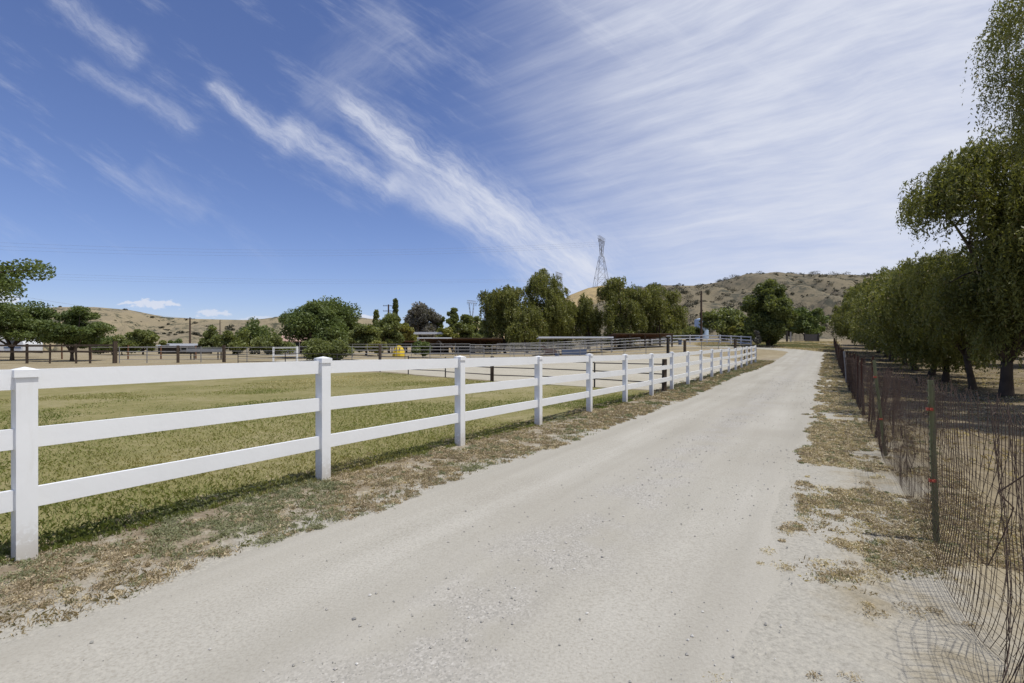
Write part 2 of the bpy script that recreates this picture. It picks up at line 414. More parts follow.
# the lane: straight beside the fence, then bending away to the left beyond it
rows = []
for t in np.arange(-7, 62, .3):
    sl = np.interp(t, [-7, 12, 20, 30, 44, 50, 62], [-3.52, -3.52, -3.8, -4.0, -3.75, -3.7, -3.7]) + .30 * (fbm(t, 0, 1.6, 2) - .5) + .10 * (vnoise(t, 7, .45, 8) - .5)
    sr = np.interp(t, [-7, 5, 20, 62], [-.33, -.28, -.12, -.05]) + .3 * (fbm(t, 9, 1.5, 5) - .5) + .12 * (vnoise(t, 3, .4, 2) - .5)
    rows.append((lane(t, sl), lane(t, sr)))
c0 = np.array(lane(62, -5.7 - 3.5)); r0, r1 = 3.5 + 2.0, 3.5 + 5.65
for k in np.linspace(0, 1, 22)[1:]:
    an = k * R(78); d = (NX * math.cos(an) + DX * math.sin(an), NY * math.cos(an) + DY * math.sin(an))
    rows.append(((c0[0] + d[0] * r0, c0[1] + d[1] * r0), (c0[0] + d[0] * r1, c0[1] + d[1] * r1)))
e = R(78); d = (NX * math.cos(e) + DX * math.sin(e), NY * math.cos(e) + DY * math.sin(e)); g_ = (-d[1], d[0])
for k in np.linspace(0, 1, 14)[1:]:
    rows.append(((c0[0] + d[0] * r0 + g_[0] * 14 * k, c0[1] + d[1] * r0 + g_[1] * 14 * k), (c0[0] + d[0] * r1 + g_[0] * 14 * k, c0[1] + d[1] * r1 + g_[1] * 14 * k)))
sheet('dirt_road', rows, M['road'], .006, 30)

# ------------------------------------------------------------------ hills
def hills(name, mat, prof, Y0, Yr, base, seed, rough, a_lo, a_hi, na=260, nr=46, pw=1.25):
    pxs = np.linspace(a_lo, a_hi, na); prp = np.array(prof, float)
    ry = np.interp(pxs, prp[:, 0], prp[:, 1])
    zr = CAM_H + (HY - ry) / F * Yr
    P = np.zeros((nr, na, 3))
    for i, k in enumerate(np.linspace(0, 1.5, nr)):
        yy = Y0 + (Yr - Y0) * k
        x = (pxs - CX) / F * yy
        kk = min(k, 1.0)
        n = fbm(x, yy + 0 * x, (Yr - Y0) * .32, seed, 5, .55) - .5
        n2 = fbm(x * 1.0, yy * .35 + 0 * x, (Yr - Y0) * .14, seed + 5, 4, .6) - .5
        z = base + (zr - base) * (kk ** pw if k <= 1 else 1 - ((k - 1) * 1.6) ** 1.6)
        amp = rough * (zr - base) * math.sin(PI * min(k, 1)) ** .8 if k < 1 else 0 * zr
        z = z + amp * (n * 1.2 + n2 * 1.0 - .35 * np.abs(n2) * 2)
        P[i] = np.stack([x, yy + 0 * x, z], -1)
    return tag(link(name, grid_mesh(name, P), mat), kind='structure'), P
_, HL = hills('hills', M['hill_l'], [(-500, 318), (-200, 312), (-60, 308), (20, 309), (60, 307), (95, 307), (130, 310), (165, 317), (200, 319), (245, 320), (275, 318), (300, 321), (340, 326), (400, 330), (470, 335), (560, 340), (640, 345)], 260, 760, 0, 3, 1.25, -500, 640)
hills('hills', M['hill_y'], [(380, 346), (440, 340), (470, 322), (520, 318), (556, 305), (570, 295), (588, 288), (602, 285.5), (618, 287), (640, 291), (680, 299), (740, 310)], 200, 430, 0, 11, .35, 380, 740, 160)
_, HP = hills('hills', M['hill_r'], [(470, 346), (520, 338), (560, 318), (600, 302), (640, 288.5), (662, 285.5), (692, 285), (712, 284), (735, 279), (755, 275.5), (775, 274.2), (800, 274.5), (830, 273.5), (865, 275), (900, 271), (960, 268), (1040, 262), (1200, 255), (1500, 262)], 118, 330, 2.0, 21, .62, 470, 1500, 300, 60, 1.05)

# ------------------------------------------------------------------ trees
def leaf_quads(rng, C, A, ln, wd):
    """C centres, A long axes (unit), ln, wd arrays -> kite quads"""
    B = unit(np.cross(A, unit(rng.normal(size=A.shape))))
    ln = ln[:, None]; wd = wd[:, None]
    return np.stack([C - A * ln * .5, C + B * wd * .5 - A * ln * .05, C + A * ln * .5, C - B * wd * .5 - A * ln * .05], 1)

def clump_centres(rng, n, shape, H, hb, Rr, gap):
    out = []; tries = 0
    sd = rng.randint(1000) * .37
    while len(out) < n and tries < n * 60:
        tries += 1
        d = unit(rng.normal(size=3)); r = rng.rand() ** .42; p = d * r
        zc = (p[2] + 1) / 2                                   # 0..1 up the crown
        if shape == 'round': k = 1.0
        elif shape == 'spread': k = 1.0; p[2] *= .92
        elif shape == 'column': k = 1.0
        elif shape == 'cone': k = 1.25 * (1 - zc) ** .7 + .12
        elif shape == 'pear': k = 1.12 - .35 * zc
        elif shape == 'pepper': k = 1.0 + .10 * (1 - zc)
        else: k = 1
        if shape == 'spindle':
            zc = rng.rand(); an = rng.rand() * 6.28; q = rng.rand() ** .5 * min(1, 3.2 * zc + .3) * (1 - zc) ** .8 + .04; p = np.array([q * math.cos(an), q * math.sin(an), 0]); k = 1
        if shape == 'cone':
            q = math.hypot(p[0], p[1]); rr = rng.rand() ** .5 * k; an = math.atan2(p[1], p[0])
            zc = rng.rand() ** 1.2; rr = (rng.rand() ** .5) * (1.0 * (1 - zc) ** .75 + .06); p = np.array([rr * math.cos(an), rr * math.sin(an), 0]); k = 1
        an = math.atan2(p[1], p[0])
        lob = .72 + .5 * float(vnoise(an * 1.3 + 5, p[2] * 1.7 + 3, 1.0, sd))
        x, y = p[0] * Rr * k * lob, p[1] * Rr * k * lob
        z = hb + (H - hb) * zc
        if gap > 0 and float(vnoise(x / Rr * 3 + an, z / (H - hb) * 3.2, 1.0, sd + 3)) < gap: continue
        out.append((x, y, z))
    return np.array(out)

def make_trunk(rng, C, H, hb, r0, lean, mat, root, nl=6, thin=True, fork=None, twig=1.0):
    mb = MB()
    fork = fork if fork is not None else max(hb * .75, .35 * hb + .4)
    top = np.array([lean[0] * fork, lean[1] * fork, fork])
    bend = rng.normal(size=2) * .06 * fork
    tr = [np.array([0, 0, -.25]), np.array([lean[0] * fork * .06, lean[1] * fork * .06, .12]), np.array([top[0] * .5 + bend[0], top[1] * .5 + bend[1], fork * .5]), top]
    mb.tube(tr, [r0 * 1.7, r0 * 1.15, r0 * .92, r0 * .85], 9)
    idx = [int(np.argmax(C[:, 2]))]
    D = np.linalg.norm(C - C[idx[0]], axis=1)
    while len(idx) < min(nl, len(C)):
        j = int(np.argmax(D)); idx.append(j); D = np.minimum(D, np.linalg.norm(C - C[j], axis=1))
    nodes = []; nrad = []
    for j in idx:
        e = C[j]; c = (top + e) / 2 + np.array([0, 0, .12 * np.linalg.norm(e - top)]) + rng.normal(size=3) * .07 * np.linalg.norm(e - top)
        ks = np.linspace(0, 1, 7); pts = [top * (1 - k) ** 2 + 2 * c * k * (1 - k) + e * k * k for k in ks]
        rr = [r0 * (.62 * (1 - k) + .08) for k in ks]
        pts[0] = top - (0, 0, r0 * .3); mb.tube(pts, rr, 7)
        nodes += pts[1:]; nrad += rr[1:]
    if thin:
        nodes = np.array(nodes)
        for i, e in enumerate(C):
            if i in idx: continue
            d = np.linalg.norm(nodes - e, axis=1); j = int(np.argmin(d)); a = nodes[j]
            m = (a + e) / 2 + rng.normal(size=3) * .1 * d[j] + (0, 0, .08 * d[j])
            mb.tube([a, m, e], [nrad[j] * .5 * twig + .004, nrad[j] * .3 * twig + .004, .005 + .1 * r0 * .3], 5)
    return mb.build('trunk', mat, root, smooth_=True)

def tree(kind, label, cat, x, y, H, hb, Rr, leafmat, nleaf, lsize, shape='round', seed=1, nclump=60, rc=None, r0=.16, lean=(0, 0),
         bark='bark', group=None, gap=.3, droop=0.0, pepper=False, strand=1.1, fork=None, ry=1.0, flat=.75, z=None, nl=6, tone_var=.35, off=(0, 0)):
    rng = np.random.RandomState(seed)
    root = thing(kind, label, cat, (x, y, G(x, y) if z is None else z), rng.rand() * 6.28 if ry == 1.0 and off == (0, 0) and lean == (0, 0) else 0, group)
    C = clump_centres(rng, nclump, shape, H, hb, Rr, gap)
    C[:, 1] *= ry
    C[:, 0] += off[0] + lean[0] * hb; C[:, 1] += off[1] + lean[1] * hb
    rc = rc or Rr * (.19 if pepper else .26)
    make_trunk(rng, C, H, hb, r0, lean, M[bark], root, nl=nl, fork=fork)
    n = len(C); ctone = rng.rand(n)
    if pepper:
        per = 20; ns = max(int(nleaf / per), 10)
        w = rng.randint(0, n, ns); g = rng.normal(size=(ns, 3)); g = g / np.maximum(np.linalg.norm(g, axis=1, keepdims=True) / 1.5, 1)
        S = C[w] + g * rc * np.array([1, 1, .6])
        ctr = np.array([off[0] + lean[0] * hb, off[1] + lean[1] * hb])
        o2 = unit(S[:, :2] - ctr) * (.25 + .3 * rng.rand(ns, 1))
        ln = strand * (.45 + .8 * rng.rand(ns))
        ln = np.minimum(ln, np.maximum(S[:, 2] - hb * .45, .25))
        k = np.linspace(0, 1, per)[None, :] + rng.rand(ns, per) * .05
        px = S[:, None, 0] + o2[:, None, 0] * (1 - (1 - k) ** 2) * ln[:, None] * .6
        py = S[:, None, 1] + o2[:, None, 1] * (1 - (1 - k) ** 2) * ln[:, None] * .6
        pz = S[:, None, 2] + (.25 * k - 1.15 * k ** 1.6) * ln[:, None]
        P = np.stack([px, py, pz], -1).reshape(-1, 3) + rng.normal(size=(ns * per, 3)) * lsize * .28
        A = unit(rng.normal(size=P.shape) * .75 + np.array([0, 0, -.9]))
        ll = lsize * (.7 + .7 * rng.rand(len(P))); ww = ll * (.24 + .14 * rng.rand(len(P)))
        tone = np.clip(np.repeat(.4 + tone_var * (ctone[w] - .5) + .35 * (rng.rand(ns) - .5), per) + .45 * (rng.rand(len(P)) - .45), 0, 1)
        tone = np.where(rng.rand(len(P)) < .02, 1.0, np.minimum(tone, .93))
    else:
        w = rng.randint(0, n, nleaf); g = rng.normal(size=(nleaf, 3)); g = unit(g) * (rng.rand(nleaf, 1) ** .45)
        rcs = rc * (.65 + .7 * rng.rand(n))
        P = C[w] + g * rcs[w][:, None] * np.array([1, 1, flat]) * 1.25
        P[:, 2] -= droop * rng.rand(nleaf) * rc
        P[:, 2] = np.maximum(P[:, 2], .04)
        A = unit(rng.normal(size=P.shape) + np.array([0, 0, -.25]))
        ll = lsize * (.65 + .7 * rng.rand(nleaf)); ww = ll * (.45 + .25 * rng.rand(nleaf))
        tone = np.clip(.45 + tone_var * (ctone[w] - .5) * 1.4 + .5 * (rng.rand(nleaf) - .5), 0, 1)
    V = leaf_quads(rng, P, A, ll, ww)
    link('crown', quads_mesh('crown', V, tone), L[leafmat], root)
    return root

ROW = 'pepper trees in the row behind the wire fence'
# t, s, H, hb, R, leaves, leaf size, trunk radius, lean, label
row = [
 (21.7, 4.75, 8.9, 1.5, 2.2, 105000, .125, .17, (.02, 0), 'tall drooping pepper tree with the thickest dark trunk behind the wire fence'),
 (24.6, 4.5, 5.2, 1.7, 2.2, 50000, .13, .11, (-.16, .05), 'low pepper tree on a slender leaning trunk next to the thickest trunk'),
 (29.0, 4.4, 5.5, 1.0, 2.6, 60000, .15, .13, (.0, 0), 'bushy pepper tree with foliage hanging almost to the ground, behind the slender leaning trunk'),
 (34.0, 4.6, 6.0, 1.3, 2.7, 55000, .17, .15, (.03, 0), 'pepper tree fourth along the row from the thickest trunk'),
 (39.0, 4.5, 6.3, 1.3, 2.8, 55000, .19, .17, (-.18, .1), 'pepper tree whose trunk leans strongly towards the lane, mid way along the row'),
 (45.0, 4.6, 6.8, 1.3, 3.0, 50000, .21, .16, (0, 0), 'sixth pepper tree along the row from the thickest trunk'),
 (51.5, 4.4, 7.2, 1.4, 3.0, 42000, .24, .16, (.04, 0), 'seventh pepper tree along the row from the thickest trunk'),
 (58.5, 4.6, 7.6, 1.4, 3.1, 38000, .27, .17, (-.05, 0), 'eighth pepper tree along the row from the thickest trunk'),
 (66.5, 4.6, 7.4, 1.2, 3.2, 36000, .30, .17, (0, 0), 'ninth pepper tree along the row from the thickest trunk'),
 (75.5, 4.7, 7.7, 1.2, 3.4, 34000, .33, .17, (0, 0), 'last but one pepper tree at the far end of the row'),
 (85.5, 4.7, 7.6, 1.0, 3.5, 32000, .36, .17, (0, 0), 'last pepper tree at the far end of the row beside the lane'),
]
for i, (t, s, H, hb, Rr, nl_, ls, r0, ln, lab) in enumerate(row):
    x, y = lane(t, s)
    tree('pepper_tree', lab, 'tree', x, y, H, hb, Rr, 'pepper', nl_, ls, 'pepper', 40 + i, nclump=190 if i == 0 else 90, rc=.34 if i == 0 else None, r0=r0, lean=ln, bark='bark',
         group=ROW, gap=.42 if i == 0 else .40, pepper=True, strand=.95 if i == 0 else .75, nl=7)
# a taller one nearer than the row: only its hanging branches reach into view
tree('pepper_tree', 'tallest pepper tree, its hanging branches high above all the others', 'tree', 14.0, 9.35, 11.2, 5.8, 3.75, 'pepper', 260000, .08, 'pepper', 71, nclump=125, rc=.30, r0=.3, group='pepper trees by the lane', gap=.3, pepper=True, strand=1.3, nl=7)
BACK = 'pepper trees of the second row'
for i, (t, s, H, Rr, lab) in enumerate([
 (24, 13, 7.8, 3.6, 'pepper tree of the second row, showing between the thick and the slender trunk'),
 (34, 14, 7.6, 3.8, 'pepper tree of the second row, behind the low slender one'),
 (47, 13, 7.5, 3.8, 'pepper tree of the second row, behind the strongly leaning trunk'),
 (62, 13, 7.5, 4.0, 'pepper tree of the second row, farthest back behind the row')]):
    x, y = lane(t, s)
    tree('pepper_tree', lab, 'tree', x, y, H, 2.0, Rr, 'pepper', 38000, .22 + i * .05, 'pepper', 80 + i, nclump=60, r0=.17, group=BACK, gap=.2, pepper=True, nl=5)

def ptree(kind, label, cat, px, ytop, ybot, half, Yd, leafmat, nleaf, shape='round', seed=1, nclump=45, ls=None, **kw):
    """a tree from its outline: distance Yd, crown between two heights, half width"""
    x, y = at(px, Yd); g = G(x, y)
    H = zat(ytop, Yd) - g; hb = max(zat(ybot, Yd) - g, .15); Rr = half / F * Yd
    return tree(kind, label, cat, x, y, H * .97, hb, Rr, leafmat, nleaf, ls or Yd * .0048, shape, seed, nclump=nclump, r0=kw.pop('r0', max(.035 * H * .8, .05)), **kw)

# left edge
tree('shade_tree', 'broad green tree reaching in high above the wooden fence, its trunk out of view', 'tree', -27.6, 20.5, 6.3, 3.75, 6.2, 'dark', 60000, .15, 'spread', 5, nclump=80, rc=.8, r0=.3, gap=.42, flat=.55, nl=8)
ptree('shade_tree', 'spreading green tree over the white trailer', 'tree', 12, 303, 343, 42, 46, 'dark', 24000, 'spread', 6, nclump=44, gap=.47, flat=.42)
ptree('shade_tree', 'spreading tree with layered branches behind the brown fence, next to the trailer', 'tree', 72, 304, 351, 25, 45, 'dark', 20000, 'spread', 8, nclump=44, gap=.45, flat=.5)
ptree('leafy_shrub', 'long low dark shrub behind the brown wooden fence', 'shrub', 112, 339, 352, 20, 72, 'dark', 5000, 'spread', 9, nclump=24, gap=.1)
ptree('round_tree', 'bright olive round bushy tree below the tan hill', 'tree', 143, 326, 352, 15, 70, 'olive', 11000, 'pear', 10, nclump=34, gap=.15)
ptree('leafy_shrub', 'low olive shrub at the foot of the round bushy tree', 'shrub', 122, 338, 352, 14, 68, 'olive', 6000, 'spread', 11, nclump=24, gap=.1)
ptree('leafy_shrub', 'small dark shrub rising just behind the grey shed roof', 'shrub', 178, 340, 350, 9, 92, 'dark', 2500, 'round', 12, nclump=14, gap=.1)
ptree('narrow_tree', 'slender yellow-green pointed tree near the wooden utility pole', 'tree', 211, 326, 350, 10, 78, 'olive', 6000, 'cone', 13, nclump=30, gap=.1)
ptree('round_tree', 'dark olive rounded tree between the pointed tree and the spiky one', 'tree', 233, 330, 351, 17, 72, 'olive', 10000, 'round', 14, nclump=36, gap=.12, tone_var=.2)
ptree('spiky_tree', 'green tree with ragged upswept branches below the tan hill', 'tree', 259, 322, 350, 17, 76, 'dark', 8000, 'spread', 15, nclump=32, gap=.42, flat=1.3)
ptree('leafy_shrub', 'low yellow-olive shrub in front of the white house', 'shrub', 274, 338, 352, 19, 68, 'olive', 6000, 'spread', 16, nclump=26, gap=.08)
ptree('shade_tree', 'big dense dark green tree standing before the white house', 'tree', 316, 303, 345, 37, 54, 'dark', 36000, 'round', 17, nclump=64, gap=.4, r0=.34, flat=.7, lean=(-.15, 0), off=(1.0, 0))
ptree('leafy_shrub', 'olive bush spilling through the pipe fence under the big tree', 'shrub', 326, 339.5, 362, 20, 45, 'olive', 14000, 'round', 18, nclump=34, gap=.08)
ptree('pine_tree', 'dark pine with drooping boughs beside the big green tree', 'tree', 346, 311, 350, 15, 70, 'pine', 14000, 'pear', 19, nclump=36, gap=.15)
ptree('pine_tree', 'second dark pine partly hidden behind the big green tree', 'tree', 329, 308, 350, 12, 78, 'pine', 9000, 'pear', 191, nclump=30, gap=.15)
ptree('round_tree', 'soft olive tree between the dark pine and the yellow cover', 'tree', 366, 321, 352, 16, 66, 'olive', 13000, 'round', 20, nclump=36, gap=.15)
ptree('round_tree', 'yellowish olive tree in front of the cypresses', 'tree', 389, 314, 346, 17, 80, 'olive', 11000, 'pear', 21, nclump=36, gap=.15)
ptree('leafy_shrub', 'small yellow-green bush left of the yellow cover', 'shrub', 378, 342, 354, 11, 60, 'yellow', 4000, 'round', 22, nclump=18, gap=.05)
ptree('cypress_tree', 'narrow dark cypress, the taller of two', 'tree', 395.5, 299, 345, 3.6, 125, 'pine', 7000, 'spindle', 23, nclump=90, gap=0, rc=.4, nl=2, group='cypress trees')
ptree('cypress_tree', 'narrow dark cypress, the shorter of two', 'tree', 376, 310, 345, 3.2, 130, 'pine', 6000, 'spindle', 24, nclump=80, gap=0, rc=.4, nl=2, group='cypress trees')
ptree('round_tree', 'yellow-olive tree touching the white roof', 'tree', 404, 323, 347, 13, 92, 'yellow', 6000, 'round', 25, nclump=30, gap=.12)
ptree('grey_tree', 'tall greyish mauve tree rising above the white roofs', 'tree', 421, 303, 342, 17, 118, 'greyed', 11000, 'round', 26, nclump=44, gap=.2)
ptree('narrow_tree', 'small slim dark tree beside the grey mauve tree', 'tree', 440, 311, 342, 5, 120, 'pine', 3000, 'round', 27, nclump=18, gap=.1)
ptree('pine_tree', 'ragged dark pine above the brown shelter roof', 'tree', 453, 308, 342, 9, 112, 'pine', 6000, 'pear', 28, nclump=28, gap=.25)
ptree('leafy_shrub', 'bright yellow-green shrub showing over the shelter roof', 'shrub', 444, 326, 346, 12, 98, 'yellow', 5500, 'round', 29, nclump=24, gap=.05)
ptree('round_tree', 'grey-green tree between the ragged pine and the tall pepper trees', 'tree', 469, 313, 345, 15, 116, 'olive', 9000, 'round', 30, nclump=34, gap=.2, tone_var=.2)
ptree('round_tree', 'low green tree beside the tan cut bank', 'tree', 484, 325, 346, 12, 100, 'olive', 6000, 'round', 31, nclump=26, gap=.12)
ptree('leafy_shrub', 'green bush growing at the pipe rails in front of the shelter posts', 'shrub', 423, 341, 356, 10, 54, 'dark', 5000, 'round', 32, nclump=22, gap=.1)
PG = 'tall pepper trees behind the corrals'
for i, (px, yt, yb, hf, Yd, nl_, lab) in enumerate([
 (505, 279, 343, 21, 80, 34000, 'dense pepper tree at the end of the clump nearest the brown shelter'),
 (543, 268, 342, 25, 82, 40000, 'tallest pepper tree of the clump behind the corrals'),
 (565, 296, 342, 15, 86, 16000, 'short pepper tree just right of the tallest of the clump'),
 (527, 300, 345, 18, 76, 16000, 'short pepper tree in front of the tallest of the clump'),
 (588, 291, 342, 15, 84, 16000, 'slim pepper tree behind the white flat-roofed shelter'),
 (619, 275, 342, 25, 80, 36000, 'wide pepper tree behind the rusty low roof'),
 (659, 279, 342, 22, 82, 32000, 'pepper tree at the end of the clump nearest the water tank')]):
    ptree('pepper_tree', lab, 'tree', px, yt, yb, hf, Yd, 'pepper', nl_, 'pepper', 100 + i, nclump=58, ls=.36, group=PG, gap=.37, pepper=True, strand=1.6, nl=7, r0=.22)
ptree('leafy_shrub', 'olive shrub at the foot of the pale blue water tank', 'shrub', 688, 323, 340, 13, 100, 'olive', 6000, 'round', 33, nclump=24, gap=.1)
ptree('grey_tree', 'thin grey-green tree beside the water tank', 'tree', 724, 304, 339, 20, 98, 'olive', 8500, 'round', 34, nclump=36, gap=.28, tone_var=.2, bark='bark_pale')
ptree('leafy_shrub', 'yellow-green young tree behind the corner of the far white fence', 'shrub', 741, 319, 341, 10, 90, 'yellow', 4500, 'pear', 35, nclump=22, gap=.15)
ptree('pine_tree', 'big dark green pine at the bend of the lane', 'tree', 768, 281, 347, 21, 66, 'pine', 42000, 'pear', 36, nclump=80, gap=.3, r0=.3, rc=.75, tone_var=.55)
ptree('leafy_shrub', 'low dark shrub at the foot of the big dark pine', 'shrub', 746, 326, 345, 11, 72, 'pine', 7000, 'round', 37, nclump=24, gap=.02)
ptree('round_tree', 'dark green tree behind the metal ranch gate', 'tree', 805, 307, 336, 17, 106, 'dark', 10000, 'round', 38, nclump=34, gap=.12)
ptree('round_tree', 'dark green tree between the big pine and the ranch gate', 'tree', 787, 309, 336, 12, 108, 'pine', 8000, 'round', 39, nclump=28, gap=.12)
ptree('leafy_shrub', 'pale spindly shrub beside the far white fence end', 'shrub', 757, 330, 345, 5, 64, 'greyed', 900, 'spread', 391, nclump=14, gap=.2, flat=1.2)

# scrub on the right-hand hill: ground cover, one object
def scrub(P, count, i_max, wl, thr, r_lo, r_hi, leaf, seed, label):
    rng = np.random.RandomState(seed); nr, na = P.shape[:2]; Vs = []; Ts = []; cnt = 0
    while cnt < count:
        i = rng.randint(1, i_max) + rng.rand(); j = rng.randint(20, na - 2)
        i0 = int(i); f_ = i - i0; u_ = rng.rand(); q0 = P[i0, j] * (1 - u_) + P[i0, j + 1] * u_; q1 = P[i0 + 1, j] * (1 - u_) + P[i0 + 1, j + 1] * u_; p = q0 * (1 - f_) + q1 * f_
        if fbm(p[0], p[1], wl, 31, 3) < thr - .1 * rng.rand(): continue
        cnt += 1
        rr = r_lo + r_hi * rng.rand() ** 2.2; n = int(50 + 55 * min(rr, 2.5))
        c = unit(rng.normal(size=(n, 3))) * (rng.rand(n, 1) ** .4) * np.array([rr * (.7 + .9 * rng.rand()), rr, rr * .65]) + p + (0, 0, rr * .25)
        A = unit(rng.normal(size=(n, 3))); l = leaf * (.6 + .6 * rng.rand(n))
        Vs.append(leaf_quads(rng, c, A, l, l * .85)); Ts.append(np.clip(rng.rand() * .6 + .5 * rng.rand(n), 0, 1))
    tag(link('hillside_scrub', quads_mesh('hillside_scrub', np.concatenate(Vs), np.concatenate(Ts)), L['scrub']), label, 'scrub', kind='stuff')
scrub(HP, 2600, 40, 26, .45, .4, 2.4, .42, 5, 'dry grey scrub dotted over the rocky hillside beyond the lane')
scrub(HL, 700, 30, 90, .52, .8, 2.8, 1.1, 6, 'dark scrub in the folds of the distant tan hills')

# ------------------------------------------------------------------ grass, weeds, gravel
def blades(rng, x, y, h, w, tone, lean=.5, off=0.0):
    n = len(x); z = gz(x, y) + off
    an = rng.rand(n) * 6.28; d = np.stack([np.cos(an), np.sin(an), 0 * an], -1)
    b = np.stack([-np.sin(an + rng.normal(size=n)), np.cos(an), 0 * an], -1)
    base = np.stack([x, y, z - .01], -1); l = lean * (.3 + rng.rand(n))
    mid = base + d * (l * h * .35)[:, None]; mid[:, 2] += h * .6
    tip = base + d * (l * h)[:, None]; tip[:, 2] += h * np.clip(1 - .3 * l, .35, 1)
    bw = b * (w * .5)[:, None]
    return np.stack([base - bw, base + bw, mid + bw * .8, tip, mid - bw * .8], 1), tone

def patches(n, fx, rng): ...
rng = np.random.RandomState(11)
# pasture: sampled denser near the lane
n = 420000
u = rng.rand(n); t = -4 + 34 * u ** 2.0; s = -4.72 - .28 * rng.rand(n) ** 2 - 16 * rng.rand(n) ** 1.7
x, y = lane(t, s); d = np.hypot(x, y)
ok = (y > 1.2) & (x / np.maximum(y, .1) < 1.2) & (x / np.maximum(y, .1) > -1.35) & (y < 28) & ~((y > 16.6) & (x > np.interp(y, by, bx) - .4))
pm = fbm(x, y, 2.3, 12, 4)
ok &= rng.rand(n) < np.clip((pm - .33) * 5, .05, 1)
x, y, d, pm, s_ = x[ok], y[ok], d[ok], pm[ok], s[ok]
h = (.02 + .045 * rng.rand(len(x)) ** 1.5) * (.6 + .7 * pm) + np.where(s_ > -5.1, .012, 0); w = .0026 + d * .00065
tone = np.clip(.05 + .8 * (1 - pm) * rng.rand(len(x)) ** .6 + 1.7 * (fbm(x, y, 4.5, 22, 4) - .46) + .012 * (d - 6), 0, 1)
V1, T1 = blades(rng, x, y, h, w, tone, .8, .006)
tag(link('pasture_grass', quads_mesh('pasture_grass', V1, T1, 5), L['grass']), 'short yellowing grass covering the fenced pasture', 'grass', kind='stuff')

# weeds on both verges: small spreading clumps
def weeds(rng, t, s, size, nb, keep, tonef):
    x, y = lane(t, s); k = keep(x, y, t, s); t, s, x, y = t[k], s[k], x[k], y[k]; size = size[k]
    base_t = tonef(x, y, rng)
    I = np.repeat(np.arange(len(x)), nb); m = len(I); r = size[I] * np.sqrt(rng.rand(m)); an = rng.rand(m) * 6.28
    bx_, by_ = x[I] + r * np.cos(an), y[I] + r * np.sin(an); d = np.hypot(bx_, by_)
    h = size[I] * (.28 + .5 * rng.rand(m)) ; w = .0018 + .0007 * d + .0015 * rng.rand(m)
    return blades(rng, bx_, by_, h, w, np.clip(base_t[I] + .22 * (rng.rand(m) - .5), 0, 1), 1.0)
def tone_l(x, y, rng):
    g = fbm(x, y, 1.1, 33, 3)
    gr = rng.rand(len(x)) < np.clip((g - .42) * 5, .08, .85)
    return np.where(gr, .02 + .22 * rng.rand(len(x)), .40 + .5 * rng.rand(len(x)) ** 1.6)
def tone_r(x, y, rng):
    gr = rng.rand(len(x)) < .12
    return np.where(gr, .05 + .2 * rng.rand(len(x)), .5 + .5 * rng.rand(len(x)))
out_v = []; out_t = []
n = 24000; t = -5 + 52 * rng.rand(n) ** 1.9; s = -3.45 - 1.95 * rng.rand(n)
keepL = lambda x, y, t, s: (y > .6) & (rng.rand(len(x)) < np.clip((fbm(x, y, .9, 41, 4) - .33) * 6, 0.04, 1)) & (s < -3.5 + .45 * (fbm(t, 0, 1.6, 2) - .5) - np.interp(t, [12, 20, 30, 44], [0, .25, .45, .2]))
v_, t_ = weeds(rng, t, s, .022 + .06 * rng.rand(n) ** 2.2, 14, keepL, tone_l); out_v.append(v_); out_t.append(t_)
n = 22000; t = 1 + 60 * rng.rand(n) ** 1.8; s = -.45 + 1.75 * rng.rand(n)
keepR = lambda x, y, t, s: (y > 1.0) & (rng.rand(len(x)) < np.clip((fbm(x, y, 1.0, 51, 4) - .47) * 7 + .12 * np.clip(t - 7, 0, 6) / 6, 0.0, 1)) & (s > -.35 + .35 * (vnoise(t, 5, .7, 3) - .3))
v_, t_ = weeds(rng, t, s, .022 + .05 * rng.rand(n) ** 2, 14, keepR, tone_r); out_v.append(v_); out_t.append(t_)
# straw litter under the trees and beyond the fence end
n = 9000; t = 3 + 70 * rng.rand(n) ** 1.5; s = 1.0 + 9 * rng.rand(n)
keepO = lambda x, y, t, s: (y > 1.5) & (rng.rand(len(x)) < np.clip((fbm(x, y, 2.0, 61, 4) - .38) * 6, 0, 1))
v_, t_ = weeds(rng, t, s, .05 + .1 * rng.rand(n) ** 2, 12, keepO, tone_r); out_v.append(v_); out_t.append(t_)
n = 9000; px_ = 700 + 135 * rng.rand(n); yy_ = 56 + 32 * rng.rand(n) ** 1.2; xx_ = (px_ - CX) / F * yy_
rc_ = np.hypot(xx_ - c0[0], yy_ - c0[1]); sb = NX * xx_ + NY * yy_; tb_ = DX * xx_ + DY * yy_
kk = (rc_ > 9.5) & ((tb_ > 62) | (sb > .3)) & (fbm(xx_, yy_, 5, 63, 3) > .42) & (rc_ > 0)
xx_, yy_ = xx_[kk], yy_[kk]; I_ = np.repeat(np.arange(len(xx_)), 14); m_n = len(I_)
v_, t_ = blades(rng, xx_[I_] + .35 * rng.normal(size=m_n), yy_[I_] + .35 * rng.normal(size=m_n), .10 + .16 * rng.rand(m_n), .05 + .03 * rng.rand(m_n), np.clip(np.where(fbm(xx_, yy_, 4, 64, 2) > .55, .2, .8)[I_] + .3 * (rng.rand(m_n) - .5), 0, 1), 1.0)
out_v.append(v_); out_t.append(t_)
